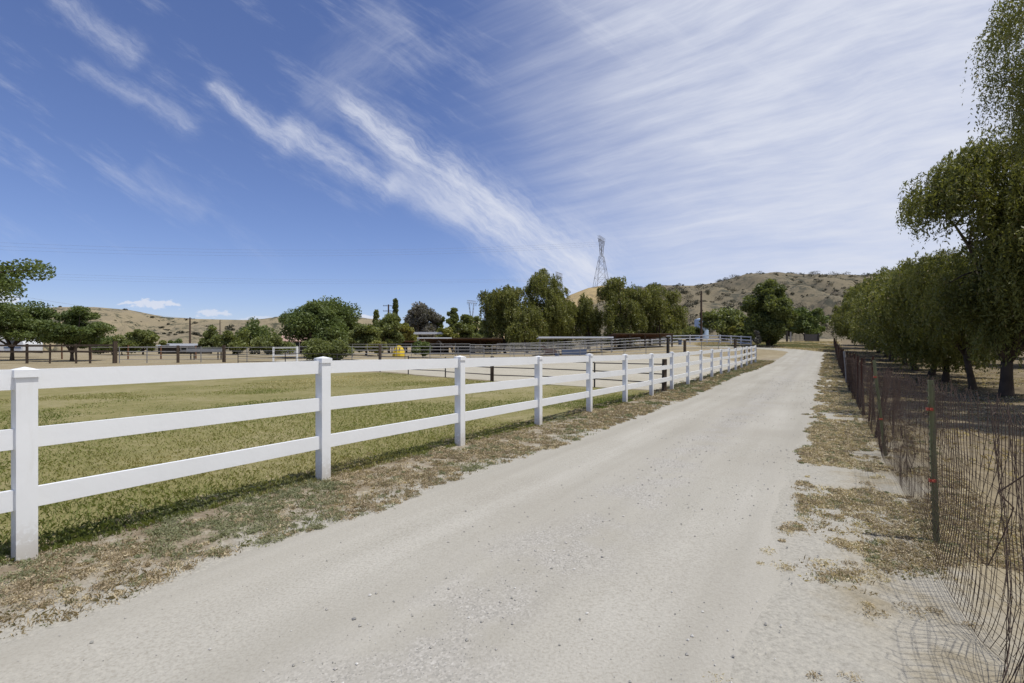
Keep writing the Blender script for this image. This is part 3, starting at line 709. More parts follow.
# low cushions of small leaves, the mat that covers most of the verge
def cushions(rng, t, s, size, nb, keep, tonef, flat=.45):
    x, y = lane(t, s); k = keep(x, y, t, s); x, y, size = x[k], y[k], size[k]; bt = tonef(x, y, rng)
    I = np.repeat(np.arange(len(x)), nb); m = len(I)
    u = unit(rng.normal(size=(m, 3))) * (rng.rand(m, 1) ** .5); u[:, 2] = np.abs(u[:, 2]) * flat
    C = u * size[I][:, None]; C[:, 0] += x[I]; C[:, 1] += y[I]; C[:, 2] += gz(C[:, 0], C[:, 1]) + .004
    d = np.hypot(C[:, 0], C[:, 1]); A = unit(rng.normal(size=(m, 3)) + (0, 0, .35))
    ln = (.006 + .0029 * d) * (.6 + .9 * rng.rand(m)); wd = ln * (.22 + .25 * rng.rand(m)); B = unit(np.cross(A, unit(rng.normal(size=A.shape)))) * (wd * .5)[:, None]; A = A * (ln * .5)[:, None]
    return np.stack([C - A, C + B * .8 - A * .3, C + B * .7 + A * .4, C + A, C - B], 1), np.clip(bt[I] + .25 * (rng.rand(m) - .5), 0, 1)
n = 15000; t = -5 + 50 * rng.rand(n) ** 2.0; s = -3.35 - 1.75 * rng.rand(n)
keepC = lambda x, y, t, s: (y > .6) & (rng.rand(len(x)) < np.clip((fbm(x, y, .8, 91, 4) - .33) * 7, .03, 1)) & (fbm(x, y, .32, 95, 3) > .40) & (s < -3.48 + .5 * (fbm(t, 0, .7, 2) - .5) - np.interp(t, [12, 20, 30, 44], [0, .25, .45, .2]))
v_, t_ = cushions(rng, t, s, .03 + .08 * rng.rand(n) ** 1.8, 70, keepC, tone_l); out_v.append(v_); out_t.append(t_)
n = 26000; t = .5 + 60 * rng.rand(n) ** 2.1; s = -.55 + 1.85 * rng.rand(n)
PATCH = [(2.64, -.27, .22), (3.0, -.05, .25), (3.2, .36, .3), (3.65, .2, .22), (2.3, .5, .3), (5.9, .1, .6), (4.6, .35, .25)]
spots = lambda t, s: sum(np.exp(-((t - a) ** 2 + (s - b) ** 2 * 2.5) / c ** 2) for a, b, c in PATCH)
keepD = lambda x, y, t, s: (y > 1.0) & (rng.rand(len(x)) < np.clip(1.6 * spots(t, s) * (fbm(x, y, .35, 58, 3) > .40) + (fbm(x, y, 1.0, 51, 4) - .49) * 9 + .75 * np.clip(t - 5, 0, 5) / 5 + .22 * (s > .15), .02, 1)) & (fbm(x, y, .34, 96, 3) > .395 + .12 * (rng.rand(len(x)) - .5)) & (s > -.4 + .35 * (vnoise(t, 5, .7, 3) - .3))
v_, t_ = cushions(rng, t, s, .03 + .075 * rng.rand(n) ** 1.8, 60, keepD, tone_r, .35); out_v.append(v_); out_t.append(t_)
tag(link('verge_weeds', quads_mesh('verge_weeds', np.concatenate(out_v), np.concatenate(out_t), 5), L['weed']), 'dry brown and grey-green weeds growing along both edges of the lane', 'weeds', kind='stuff')

# loose gravel
n = 5500
t = .5 + 26 * rng.rand(n) ** 1.7; c = rng.rand(n)
s = np.where(c < .55, -1.62 + .33 * rng.normal(size=n), np.where(c < .8, -.5 + .25 * rng.normal(size=n), -3.3 + 3.1 * rng.rand(n)))
s = np.clip(s, -3.4, .3)
x, y = lane(t, s); k = (y > 1.2) & (rng.rand(n) < np.clip((fbm(x, y, 1.3, 71, 3) - .3) * 3, .05, 1)); x, y = x[k], y[k]; n = len(x)
r = .0025 + .009 * rng.rand(n) ** 5 + .0004 * np.hypot(x, y) * rng.rand(n)
O = np.array([(1, 0, 0), (0, 1, 0), (-1, 0, 0), (0, -1, 0), (0, 0, 1), (0, 0, -1)], float)
FA = np.array([(0, 1, 4), (1, 2, 4), (2, 3, 4), (3, 0, 4), (1, 0, 5), (2, 1, 5), (3, 2, 5), (0, 3, 5)])
vv = O[None] * (.7 + .6 * rng.rand(n, 6, 1)) * r[:, None, None] * np.array([1, 1, .7])
an = rng.rand(n) * 6.28; ca, sa = np.cos(an), np.sin(an)
vx = vv[..., 0] * ca[:, None] - vv[..., 1] * sa[:, None]; vy = vv[..., 0] * sa[:, None] + vv[..., 1] * ca[:, None]
vv = np.stack([vx + x[:, None], vy + y[:, None], vv[..., 2] + (gz(x, y) + .007 + r * .3)[:, None]], -1)
tri = vv[:, FA].reshape(-1, 3, 3)
tag(link('gravel', quads_mesh('gravel', tri, np.repeat(rng.rand(n) ** .8, 8), 3), M['stone']), 'loose grey pebbles strewn on the pale dirt lane', 'gravel', kind='stuff')

# ------------------------------------------------------------------ fences
def white_fence(label, pts, h, rails, spacing=None, ends=True):
    """posts with pyramid caps at pts, rails between them"""
    pts = [np.array(p, float) for p in pts]
    o0 = (pts[0][0], pts[0][1], G(*pts[0])); root = thing('ranch_fence', label, 'fence', o0)
    I = lambda p: (p[0] - o0[0], p[1] - o0[1], p[2] - o0[2])
    w = .113; Z = [G(*p) for p in pts]
    for i, p in enumerate(pts):
        d = (pts[min(i + 1, len(pts) - 1)] - pts[max(i - 1, 0)]); rz = math.atan2(d[1], d[0])
        z = Z[i]; hh = h + .02 * math.sin(i * 2.3)
        c = I((p[0], p[1], z + (hh - .2) / 2))
        po = MB().box((0, 0, hh / 2 - .12), (w, w, hh + .24 - .06), rz).build('post', M['vinyl_post'], root, I((p[0], p[1], z)))
        m = MB(); m.box((0, 0, hh - .055), (w + .024, w + .024, .05), rz)
        n = len(m.v); q = (w + .024) / 2; ca, sa = math.cos(rz), math.sin(rz)
        for a, b in ((-q, -q), (q, -q), (q, q), (-q, q)): m.v.append((a * ca - b * sa, a * sa + b * ca, hh - .029))
        m.v.append((0, 0, hh - .008))
        for a in range(4): m.f.append((n + a, n + (a + 1) % 4, n + 4))
        m.build('cap', M['vinyl'], po)
    for i in range(len(pts) - 1):
        a, b = pts[i], pts[i + 1]; d = (b - a) / np.linalg.norm(b - a)
        for rh in rails:
            A = I((a[0] + d[0] * .05, a[1] + d[1] * .05, Z[i] + rh)); B = I((b[0] - d[0] * .05, b[1] - d[1] * .05, Z[i + 1] + rh))
            m = MB(); m.bar(tuple(np.array(A) - A), tuple(np.array(B) - A), .038, .14)
            ro = m.build('rail', M['vinyl'], root, A)
    return root
d0 = np.array([-3.401, 3.489]); st = np.array([1.3042, 2.0622])
white_fence('white vinyl three-rail fence running beside the dirt lane', [d0 + st * k for k in range(-2, 18)], 1.37, (1.255, .845, .425))
fp = [at(612, 76), at(633, 76), at(652, 76), at(671, 75.5), at(690, 75), at(707, 74.5), at(720, 74), at(731, 71.5), at(741, 69), at(751, 66.5)]
white_fence('white three-rail fence on the rise beyond the corrals', fp, 1.40, (1.28, .85, .42))

def rail_fence(name, label, pts, h, rails, pr, rr, mat, matr=None, thick=(), thickmat=None, tr=.09, lean=0.0, seed=1, cat='fence', square=False, group=None):
    """posts at pts; thick: indices of heavy posts"""
    rg = random.Random(seed)
    o0 = (pts[0][0], pts[0][1], G(*pts[0])); root = thing(name, label, cat, o0, group=group)
    P = [np.array((p[0] - o0[0], p[1] - o0[1], G(*p) - o0[2])) for p in pts]
    for i, p in enumerate(P):
        tk = i in thick; hh = h * (1.12 if tk else 1) + rg.uniform(-.04, .05); tx, ty = rg.uniform(-lean, lean), rg.uniform(-lean, lean)
        r = tr if tk else pr; m = MB()
        if square or tk: m.box((0, 0, hh / 2 - .15), (2 * r, 2 * r, hh + .3), rg.random(), 1, (tx, ty))
        else: m.tube([(0, 0, -.3), (tx * hh, ty * hh, hh)], r, 7)
        m.build('post', (thickmat or mat) if tk else mat, root, tuple(p))
    for i in range(len(P) - 1):
        a, b = P[i], P[i + 1]
        for rh in rails:
            m = MB(); j = rg.uniform(-.03, .03) * (lean > 0)
            A = a + (0, 0, rh + j); B = b + (0, 0, rh + rg.uniform(-.03, .03) * (lean > 0))
            if square:
                dd = B - A; nrm = np.array((-dd[1], dd[0], 0)); nrm = nrm / np.linalg.norm(nrm) * (pr + rr * .2)
                if nrm[1] > 0: nrm = -nrm
                m.bar(nrm, B - A + nrm, .04, rr * 2)
            else: m.tube([(0, 0, 0), (B - A)], rr, 6)
            m.build('rail', matr or mat, root, tuple(A))
    return root
# brown wooden fence at the left
wp = [at(px, 40) for px in (-75, -36, -6, 27, 50, 76, 90)] + [at(115, 40)]
rail_fence('wooden_fence', 'dark brown wooden rail fence in front of the white trailer', wp, 1.55, (1.42, .95), .065, .075, M['wood'], thick=(7,), tr=.13, lean=.02, seed=3, square=True)
rail_fence('wooden_fence', 'thin wooden fence with reddish posts standing farther back behind the brown one', [at(px, 50) for px in (62, 91, 128, 161, 196)], 1.35, (1.2, .75), .07, .035, M['wood_red'], M['wood_grey'], lean=.02, seed=4)
# grey pipe fence across the middle distance
pp = [at(115, 40)] + [at(px, 40 + (px - 115) * .022) for px in (147, 178, 201, 224, 247, 273, 297, 325, 352, 380, 405, 430, 458, 484)]
pp[0] = (pp[0][0] + .35, pp[0][1])
rail_fence('pipe_fence', 'grey four-rail pipe fence with heavy wooden posts crossing behind the pasture', pp, 1.32, (1.27, .95, .62, .3), .035, .022, M['pipe'], thick=(2, 4, 10), thickmat=M['wood'], tr=.10, seed=5)
# dark low pipe fence between pasture and arena
rail_fence('pipe_fence', 'low dark pipe fence along the edge of the sand arena, seen through the white rails', BORD, .98, (.92, .62, .3), .03, .022, M['pipe_dark'], thick=(0, 3), thickmat=M['wood'], tr=.06, lean=.02, seed=6)
# corral panels
CG = 'grey pipe corral panels'
def span(p0, p1, y0, y1, n): return [at(p0 + (p1 - p0) * k / n, y0 + (y1 - y0) * k / n) for k in range(n + 1)]
rail_fence('pipe_corral', 'grey pipe corral panels in front of the dark-roofed shelter', span(470, 668, 47, 52, 9), 1.5, (1.45, 1.15, .85, .55, .25), .03, .024, M['pipe'], thick=(9,), thickmat=M['dark'], tr=.11, seed=7, group=CG)
rail_fence('pipe_corral', 'grey pipe corral panels under the white flat roof', span(510, 640, 58, 60, 9), 1.6, (1.55, 1.2, .85, .5, .2), .03, .026, M['pipe'], seed=8, group=CG)
rail_fence('pipe_corral', 'grey pipe corral panels beyond the white flat roof', span(497, 665, 69, 71, 10), 1.6, (1.55, 1.2, .85, .5, .2), .03, .03, M['pipe'], seed=9, group=CG)
rail_fence('pipe_corral', 'grey pipe corral panels between the yellow cover and the brown roof', span(338, 470, 56, 58, 9), 1.5, (1.45, 1.1, .75, .4), .03, .026, M['pipe'], seed=10, group=CG)
rail_fence('pipe_corral', 'grey pipe corral panels along the foot of the far white fence', span(668, 752, 54, 58, 5), 1.2, (1.1, .7, .35), .03, .022, M['pipe'], thick=(1, 4), thickmat=M['wood'], tr=.11, seed=12, group=CG)
# dark gate panels between the white fence end and the pine
gp = d0 + st * 17
rail_fence('pipe_gate', 'dark pipe gate panels standing past the end of the white fence', [(gp[0] + .35, gp[1] + .6), (gp[0] + .75, gp[1] + 2.6), (gp[0] + 1.35, gp[1] + 4.7), (gp[0] + 2.1, gp[1] + 6.8)], 1.15, (1.1, .85, .6, .35, .12), .04, .024, M['pipe_dark'], seed=13, cat='gate')

# old wire fence along the right of the lane
fx, fy = lane(4.9, .68)
wf = thing('wire_fence', 'sagging rusty wire mesh fence on leaning steel posts along the lane', 'fence', (fx, fy, G(fx, fy)))
W0 = np.array((fx, fy, G(fx, fy)))
rg = random.Random(21)
def wpt(t, s, h):
    x, y = lane(t, s); return np.array((x, y, G(x, y) + h)) - W0
posts = [(1.2, 'tpost', 0), (4.9, 'tpost', -.05), (8.7, 'tpost', -.09), (12.6, 'rust', .06), (16.2, 'rust', -.04), (19.5, 'wood', .02), (22.4, 'rust', .05), (25.0, 'wood', 0), (25.5, 'wood_grey', -.09),
         (28.5, 'rust', .05), (31.5, 'rust', -.05), (34.5, 'rust', .04), (38, 'wood', 0), (41.5, 'rust', -.04), (45, 'rust', .05), (49, 'wood', 0), (53, 'rust', .03), (57, 'rust', 0), (62, 'wood', 0), (67, 'rust', 0), (72, 'wood', 0), (78, 'rust', 0), (84, 'wood', 0)]
posts += [(13.9 + 1.75 * q, 'rust', rg.uniform(-.07, .07)) for q in range(34)]
for t, k, le in posts:
    h = 1.27 + rg.uniform(-.05, .1); m = MB(); b = wpt(t, .68, 0)
    top = np.array((NX * le * h + DX * rg.uniform(-.04, .04), NY * le * h + DY * rg.uniform(-.04, .04), h))
    if k.startswith('wood'):
        m.tube([(0, 0, -.2), tuple(top * .5 + (.01, 0, 0)), tuple(top)], [.05, .046, .04], 8)
    else:
        m.bar((0, 0, -.2), tuple(top), .03, .006, up=(NX, NY, 0)); m.bar((NX * .018, NY * .018, -.2), tuple(top + (NX * .018, NY * .018, 0)), .006, .034, up=(NX, NY, 0))
        for q in range(20):
            c = top * (.08 + .9 * q / 20); m.box(tuple(c - np.array((NX, NY, 0)) * .006), (.012, .012, .018), -TH)
    po = m.build('post', M[k], wf, tuple(b))
    if k == 'tpost' and t > 0:
        for hq in (.38, .82):
            c = top * hq; mm = MB(); mm.box(tuple(c + (0, 0, 0)), (.04, .04, .02), -TH); mm.bar(tuple(c - np.array((DX, DY, 0)) * .05), tuple(c + np.array((DX, DY, 0)) * .035), .01, .01)
            mm.build('clip', M['clip'], po)
def mesh_s(t, h):
    n = float(fbm(t, h * 2, 1.6, 77, 3)) - .5
    fold = .06 * math.exp(-((t - 3.35 - .35 * (h - .6)) / .12) ** 2) - .05 * math.exp(-((t - 2.5 + .5 * (h - .5)) / .1) ** 2)
    flare = -(.02 + .03 * float(smooth(7.5, 3.0, t)) * (.5 + float(vnoise(t, 4, .9, 2)))) * max(0, 1 - h / .42) ** 1.5
    return .66 + .085 * n * (1 if t < 12 else .8) + fold + flare
def mesh_h(t, h):
    return h * (1 + .12 * (float(vnoise(t, 6, 2.0, 5)) - .5)) if h > .4 else max(.012, h)
mb = MB()
hs_l = [0.0, .1, .22, .36, .5, .65, .8, .95, 1.1]
def wires(t0, t1, step, ds, rw, hmul=1.0, tips=True):
    t = t0
    while t < t1:
        lean = .05 * (float(vnoise(t, 9, 1.4, 4)) - .5)
        pts = []
        for h in hs_l:
            tt = t + lean * h + .03 * math.sin(h * 7 + t * 3)
            pts.append(wpt(tt, mesh_s(tt, h) + ds, mesh_h(tt, h) * hmul))
        if tips:
            up = pts[-1]; a = rg.uniform(-.06, .06); e = rg.uniform(.03, .12)
            pts.append(up + np.array((NX * a * .5 + DX * .03, NY * a * .5 + DY * .03, e)))
            if rg.random() < .35: pts.append(pts[-1] + np.array((DX * .05, DY * .05, rg.uniform(-.03, .01))))
        mb.tube(pts, rw, 3, False)
        t += step * (1 + rg.uniform(-.12, .12))
    for h in hs_l[::1] + ([.29, .43, .58, .73] if t0 < 10 else []):
        t = t0; st_ = .18 if t0 < 10 else .5; pts = []
        while t <= t1 + 1e-6:
            pts.append(wpt(t, mesh_s(t, h) + ds, mesh_h(t, h) * hmul)); t += st_
        mb.tube(pts, rw * .75, 3, False)
wires(1.15, 9.5, .055, 0, .0018)
wires(1.2, 9.5, .075, .06, .0016, .97)
wires(9.5, 20, .14, 0, .0034)
wires(20, 86, .45, 0, .0045)
# stray bent strands
for q in range(5):
    t = 1.6 + 7 * rg.random(); a = wpt(t, .62, .9 + .3 * rg.random()); pts = [a]
    for _ in range(5): pts.append(pts[-1] + np.array((DX * rg.uniform(-.02, .16), DY * rg.uniform(-.02, .16), rg.uniform(-.22, .03))) + np.array((NX, NY, 0)) * rg.uniform(-.05, .05))
    mb.tube(pts, .0028, 4, False)
mb.build('wire_mesh', M['wire'], wf, (0, 0, 0))
# bundles of rolled-up rusty mesh tied to the posts
for t, rad, hh, le in [(17.6, .13, 1.3, .05), (18.6, .10, 1.25, -.06), (20.6, .14, 1.35, .03), (21.4, .12, 1.2, -.05), (23.5, .10, 1.2, .06), (28.0, .13, 1.3, .02), (29.8, .14, 1.25, -.03), (33, .15, 1.3, .04), (36.5, .15, 1.3, -.04), (40, .15, 1.25, .03), (44, .16, 1.3, 0), (48, .16, 1.3, 0), (52, .17, 1.3, 0), (10.3, .05, 1.2, .08)]:
    m = MB(); b = wpt(t, .70, 0)
    for q in range(13):
        an = rg.random() * 6.28; r_ = rad * rg.uniform(.35, 1.0); a2 = an + rg.uniform(-.5, .5)
        p = [(r_ * math.cos(an + (a2 - an) * k) + le * k * NX * 2, r_ * math.sin(an + (a2 - an) * k) + le * k * NY * 2, hh * k * rg.uniform(.97, 1.0) + .01) for k in (0, .35, .7, 1)]
        m.tube(p, .007, 3, False)
    for q in range(9):
        h = hh * (q + .5) / 9; k = h / hh
        m.tube([(rad * math.cos(a * PI / 4) + le * k * NX * 2, rad * math.sin(a * PI / 4) + le * k * NY * 2, h) for a in range(9)], .006, 3, False)
    m.build('mesh_roll', M['wire'], wf, tuple(b))

# ------------------------------------------------------------------ buildings and shelters
def local(root): return None
def shelter(name, label, px0, px1, Yf, Yb, zf, zb, roofmat, th, posts, postmat, pr=.06, fascia=None, sag=0, purlin=None):
    x0, x1 = at(px0, Yf)[0], at(px1, Yf)[0]; g = G((x0 + x1) / 2, Yf); root = thing(name, label, 'shelter', ((x0 + x1) / 2, Yf, g))
    w = (x1 - x0) / 2; dp = Yb - Yf
    m = MB(); m.bar((-w, 0, zf - g), (-w, dp, zb - g), .02, th); 
    m = MB()
    n = 12
    for i in range(n):                                   # corrugated sheets side by side
        a = -w + 2 * w * i / n; b = -w + 2 * w * (i + 1) / n
        m.bar(((a + b) / 2, 0, zf - g + .012 * (i % 2)), ((a + b) / 2, dp, zb - g + .012 * (i % 2)), (b - a) * 1.0, th)
    m.build('roof', roofmat, root)
    if fascia:
        fh = .42 if name == 'barn_roof' else .19
        MB().box((0, -.045, zf - g + fh / 2 - .12), (2 * w + .1, .05, fh)).build('fascia', fascia, root)
    if purlin:
        for k in (.1, .37, .63, .9):
            MB().box((0, dp * k, zf - g + (zb - zf) * k - th / 2 - .055), (2 * w, .07, .1)).build('beam', purlin, root)
    for px, dy in posts:
        yy = Yf + dy * dp; x = at(px, yy)[0] - (x0 + x1) / 2; zz = zf + (zb - zf) * dy - g - th / 2 - .01
        gb = G(x + (x0 + x1) / 2, yy) - g
        MB().box((x, yy - Yf, (zz + gb - .2) / 2), (2 * pr, 2 * pr, zz - gb + .2)).build('post', postmat, root)
    return root, g, (x0 + x1) / 2
# dark-roofed horse shelter with white posts
sh, g, cx = shelter('horse_shelter', 'open horse shelter with a dark brown low roof and white corner posts', 417, 502, 72, 92, zat(338.2, 72), 2.42, M['roof_brown'], .1, [(418, .03), (424.5, .1)], M['paint'], .09, None, 0, M['roof_red'])
for px_, dy_ in ((455, .3), (480, .1), (500, .1), (440, .9), (470, .9), (490, .9)):
    MB().box((at(px_, 72 + 20 * dy_)[0] - cx, 20 * dy_, 1.1), (.14, .14, 2.3 - .3 * dy_)).build('post', M['wood'], sh)
MB().box((-3.6, -.07, zat(338.2, 72) - g + .03), (5.0, .06, .16)).build('fascia', M['roof_white'], sh)
m = MB()
for i in range(16): m.box((at(455, 84)[0] - cx + i * .22, 12 + .02 * (i % 2), 1.0), (.22, .05, 1.9))
m.build('wall', M['sheet'], sh)
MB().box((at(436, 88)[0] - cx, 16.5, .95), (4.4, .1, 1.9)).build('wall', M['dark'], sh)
sh2, g2, cx2 = shelter('barn_roof', 'long white metal roof showing between the olive trees and the brown shelter', 405, 446, 97, 106, zat(333.6, 97), zat(334.8, 106), M['roof_white'], .14, [(407, .1), (420, .1), (433, .1), (445, .1), (407, .9), (445, .9)], M['wood'], .08, M['roof_white'])
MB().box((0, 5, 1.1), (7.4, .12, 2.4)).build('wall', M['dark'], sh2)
shelter('pole_shed', 'low shed with a rusty red roof behind the yellow cover', 376, 421, 84, 92, zat(341.2, 84), zat(342.4, 92), M['roof_red'], .1, [(378, .05), (392, .05), (406, .05), (419, .05), (380, .95), (418, .95)], M['wood'], .07)
shelter('shade_roof', 'white flat-roofed corral shade on thin poles', 539, 613, 60, 66, zat(337.2, 60), zat(338.8, 66), M['roof_white'], .11, [(540, .03), (558, .8), (571, .5), (585, .03), (601, .5), (612, .03), (548, .95), (590, .95)], M['pipe'], .05, M['roof_white'])
shelter('pole_shed', 'low brown corral roof with rusty rafters beside the far white fence', 613, 674, 66, 75, zat(333.8, 66), zat(338.4, 75), M['roof_brown'], .1, [(615, .05), (630, .05), (645, .05), (660, .05), (672, .05), (620, .95), (650, .95), (672, .95)], M['wood'], .09, None, 0, M['roof_red'])
# white stacked panels right of the brown shelter
x, y = at(493, 88); g = G(x, y); r = thing('panel_fence', 'white horse stall panels standing just past the brown shelter', 'fence', (x, y, g))
for k in range(5):
    pn = MB(); cxx = -2.4 + k * 1.22
    for q in range(5): pn.box((cxx, 0, .25 + q * .38), (1.14, .04, .17))
    pn.box((cxx - .585, 0, 1.0), (.06, .06, 2.0)); pn.box((cxx + .585, 0, 1.0), (.06, .06, 2.0))
    pn.build('panel', M['paint'], r)
# grey shed roof at the left, parked boxes below
def house(name, label, cat, px0, px1, Yf, depth, eave, ridge, wall, roofm, wins=(), doors=()):
    x0, x1 = at(px0, Yf)[0], at(px1, Yf)[0]; cx = (x0 + x1) / 2; g = G(cx, Yf); root = thing(name, label, cat, (cx, Yf, g)); w = (x1 - x0) / 2
    e = zat(eave, Yf) - g; rd = zat(ridge, Yf) - g; d = depth
    m = MB(); m.box((0, d / 2, e / 2 - .1), (2 * w, d, e + .2))
    m.poly([(-w, 0, e), (-w, d / 2, rd - .1), (-w, d, e)]); m.poly([(w, 0, e), (w, d, e), (w, d / 2, rd - .1)])
    m.build('wall', wall, root)
    m = MB(); m.bar((0, -.4, e - .08), (0, d / 2, rd), 2 * w + .7, .1); m.bar((0, d + .4, e - .08), (0, d / 2, rd), 2 * w + .7, .1); m.build('roof', roofm, root)
    for fx_, ww, z0, z1 in wins:
        wo = MB().box((fx_ * w, -.02, (z0 + z1) / 2), (ww, .06, z1 - z0)).build('window', M['glass'], root)
        fm = MB()
        for sx in (-1, 1): fm.box((fx_ * w + sx * (ww / 2 + .04), -.03, (z0 + z1) / 2), (.08, .1, z1 - z0 + .16))
        for zz in (z0 - .04, z1 + .04): fm.box((fx_ * w, -.033, zz), (ww, .1, .08))
        fm.build('frame', M['paint'], wo)
    for fx_, ww, hh in doors: MB().box((fx_ * w, -.02, hh / 2), (ww, .07, hh)).build('door', M['dark'], root)
    return root
house('storage_shed', 'long low shed with a flat-pitched grey roof behind the pipe fence', 'shed', 158, 193, 78, 5, 345.6, 343.6, M['dark'], M['roof_grey'], wins=[(.5, .9, .6, 1.2)], doors=[(-.55, 1.1, 1.5)])
house('ranch_house', 'white house with a faded clay roof half hidden by the big tree', 'house', 272, 306, 82, 8, 341.0, 333.5, M['paint'], M['roof_pink'], wins=[(-.1, 1.0, 1.0, 1.9), (.45, .9, 1.0, 1.9)], doors=[(.8, .9, 1.95)])
# white gate-like rack in front of the house
rail_fence('white_gate', 'white wooden gate in the pipe fence below the white house', [at(273.5, 43.2), at(297, 43.4)], 1.3, (1.2, .55), .07, .035, M['paint'], lean=0, square=True, cat='gate')
x, y = at(206, 48); r = thing('feed_trough', 'long pale trough behind the pipe fence', 'trough', (x, y, G(x, y)))
tb = MB()
tb.box((0, 0, .75), (3.3, .7, .05)); tb.box((0, -.35, .92), (3.3, .05, .32)); tb.box((0, .35, .92), (3.3, .05, .32)); tb.box((-1.64, 0, .92), (.05, .64, .32)); tb.box((1.64, 0, .92), (.05, .64, .32))
tb.build('basin', M['sheet'], r)
for sx in (-1.3, 1.3):
    for sy in (-.25, .25): MB().box((sx, sy, .36), (.08, .08, .72)).build('leg', M['wood'], r)

# white trailer at the left
x, y = at(6, 56); g = G(x, y); tr = thing('travel_trailer', 'white travel trailer parked under the spreading tree', 'trailer', (x, y, g))
prof = [(-4.2, .55), (2.6, .55), (3.0, .75), (3.05, 1.5), (2.75, 2.35), (2.25, 2.62), (-3.6, 2.66), (-4.2, 2.3)]
m = MB(); n = len(prof)
for yy in (-1.15, 1.15): m.v += [(a, yy, b) for a, b in prof]
m.f.append(tuple(range(n))); m.f.append(tuple(range(n, 2 * n))[::-1])
for i in range(n): m.f.append((i, i + n, (i + 1) % n + n, (i + 1) % n))
m.build('body', M['trailer'], tr)
MB().box((-.5, -1.165, 1.06), (6.6, .03, .16)).build('stripe', M['blue'], tr)
for xx, ww in ((-2.6, 1.2), (-.6, 1.0), (1.7, .9)):
    wo = MB().box((xx, -1.165, 1.75), (ww, .03, .6)).build('window', M['glass'], tr)
MB().box((.6, -1.165, 1.55), (.65, .035, 1.75)).build('door', M['paint'], tr)
MB().box((-1.0, 0, 2.78), (.7, .7, .22)).build('roof_vent', M['trailer'], tr)
for xx in (-1.2, -.4):
    wh = MB().tube([(xx, -1.18, .34), (xx, -.98, .34)], .34, 18).build('wheel', M['tyre'], tr)
    MB().tube([(xx, -1.19, .34), (xx, -1.17, .34)], .18, 12).build('rim', M['pipe'], wh)
MB().bar((3.0, 0, .55), (4.1, 0, .5), .1, .1).build('hitch', M['pipe_dark'], tr)

# yellow peaked cover
x, y = at(399, 58); g = G(x, y); yc = thing('yellow_tent', 'small yellow peaked cover with dark vents by the corrals', 'tent', (x, y, g))
m = MB(); h = zat(345.6, 58) - g
ring = [(.78, 0), (.72, .35 * h), (.55, .68 * h), (.32, .93 * h), (.12, h)]
for r_, z_ in ring: m.v += [(r_ * math.cos(a * PI / 4 + .39), r_ * .9 * math.sin(a * PI / 4 + .39), z_) for a in range(8)]
for i in range(4):
    for j in range(8): m.f.append((i * 8 + j, i * 8 + (j + 1) % 8, i * 8 + 8 + (j + 1) % 8, i * 8 + 8 + j))
m.f.append(tuple(32 + j for j in range(8))); m.build('cover', M['yellow'], yc)
for xx in (-.17, .2): MB().poly([(xx - .07, -.585, .62 * h), (xx + .07, -.585, .62 * h), (xx + .05, -.47, .8 * h), (xx - .04, -.47, .8 * h)]).build('vent', M['dark'], yc)
# blue tubs
def tub(label, px, Yd, r_, h_):
    x, y = at(px, Yd); o = MB().tube([(0, 0, 0), (0, 0, h_)], [r_ * .85, r_], 14).build('water_tub', M['blue'], None, (x, y, G(x, y))); tag(o, label, 'tub', 'blue plastic tubs')
    rim = MB().tube([(r_ * math.cos(a * PI / 8), r_ * math.sin(a * PI / 8), h_) for a in range(17)], .025, 5, False).build('rim', M['blue'], o)
tub('blue plastic tub by the chestnut horse', 557, 52, .25, .4); tub('blue plastic tub below the far white fence', 680, 73, .28, .7)
x, y = at(574, 57.3); o = thing('water_trough', 'long blue water trough under the white corral shade', 'trough', (x, y, G(x, y)))
m = MB(); m.box((0, 0, .08), (2.8, .7, .08)); m.box((0, -.34, .35), (2.8, .05, .62)); m.box((0, .34, .35), (2.8, .05, .62)); m.box((-1.38, 0, .35), (.05, .63, .62)); m.box((1.38, 0, .35), (.05, .63, .62)); m.build('basin', M['blue'], o)
MB().box((0, 0, .5), (2.7, .62, .02)).build('water', M['glass'], o)

# horses ------------------------------------------------------------
def skin(name, pts, edges, mat, parent, levels=2):
    me = bpy.data.meshes.new(name); me.from_pydata([p[:3] for p in pts], edges, [])
    o = link(name, me, mat, parent); md = o.modifiers.new('skin', 'SKIN')
    sv = me.skin_vertices[0].data if me.skin_vertices else None
    if sv is None:
        bpy.context.view_layer.objects.active = o
        import bmesh
        bm = bmesh.new(); bm.from_mesh(me); bm.verts.layers.skin.verify(); bm.to_mesh(me); bm.free(); sv = me.skin_vertices[0].data
    for i, p in enumerate(pts):
        r_ = p[3]; sv[i].radius = r_ if hasattr(r_, '__len__') else (r_, r_); sv[i].use_root = (i == 0)
    s2 = o.modifiers.new('sub', 'SUBSURF'); s2.levels = levels; s2.render_levels = levels
    dg = bpy.context.evaluated_depsgraph_get(); dg.update(); ev = o.evaluated_get(dg)
    m2 = bpy.data.meshes.new_from_object(ev); o.modifiers.clear(); m2.materials.clear(); m2.materials.append(mat); o.data = m2
    m2.polygons.foreach_set('use_smooth', [True] * len(m2.polygons))
    return o
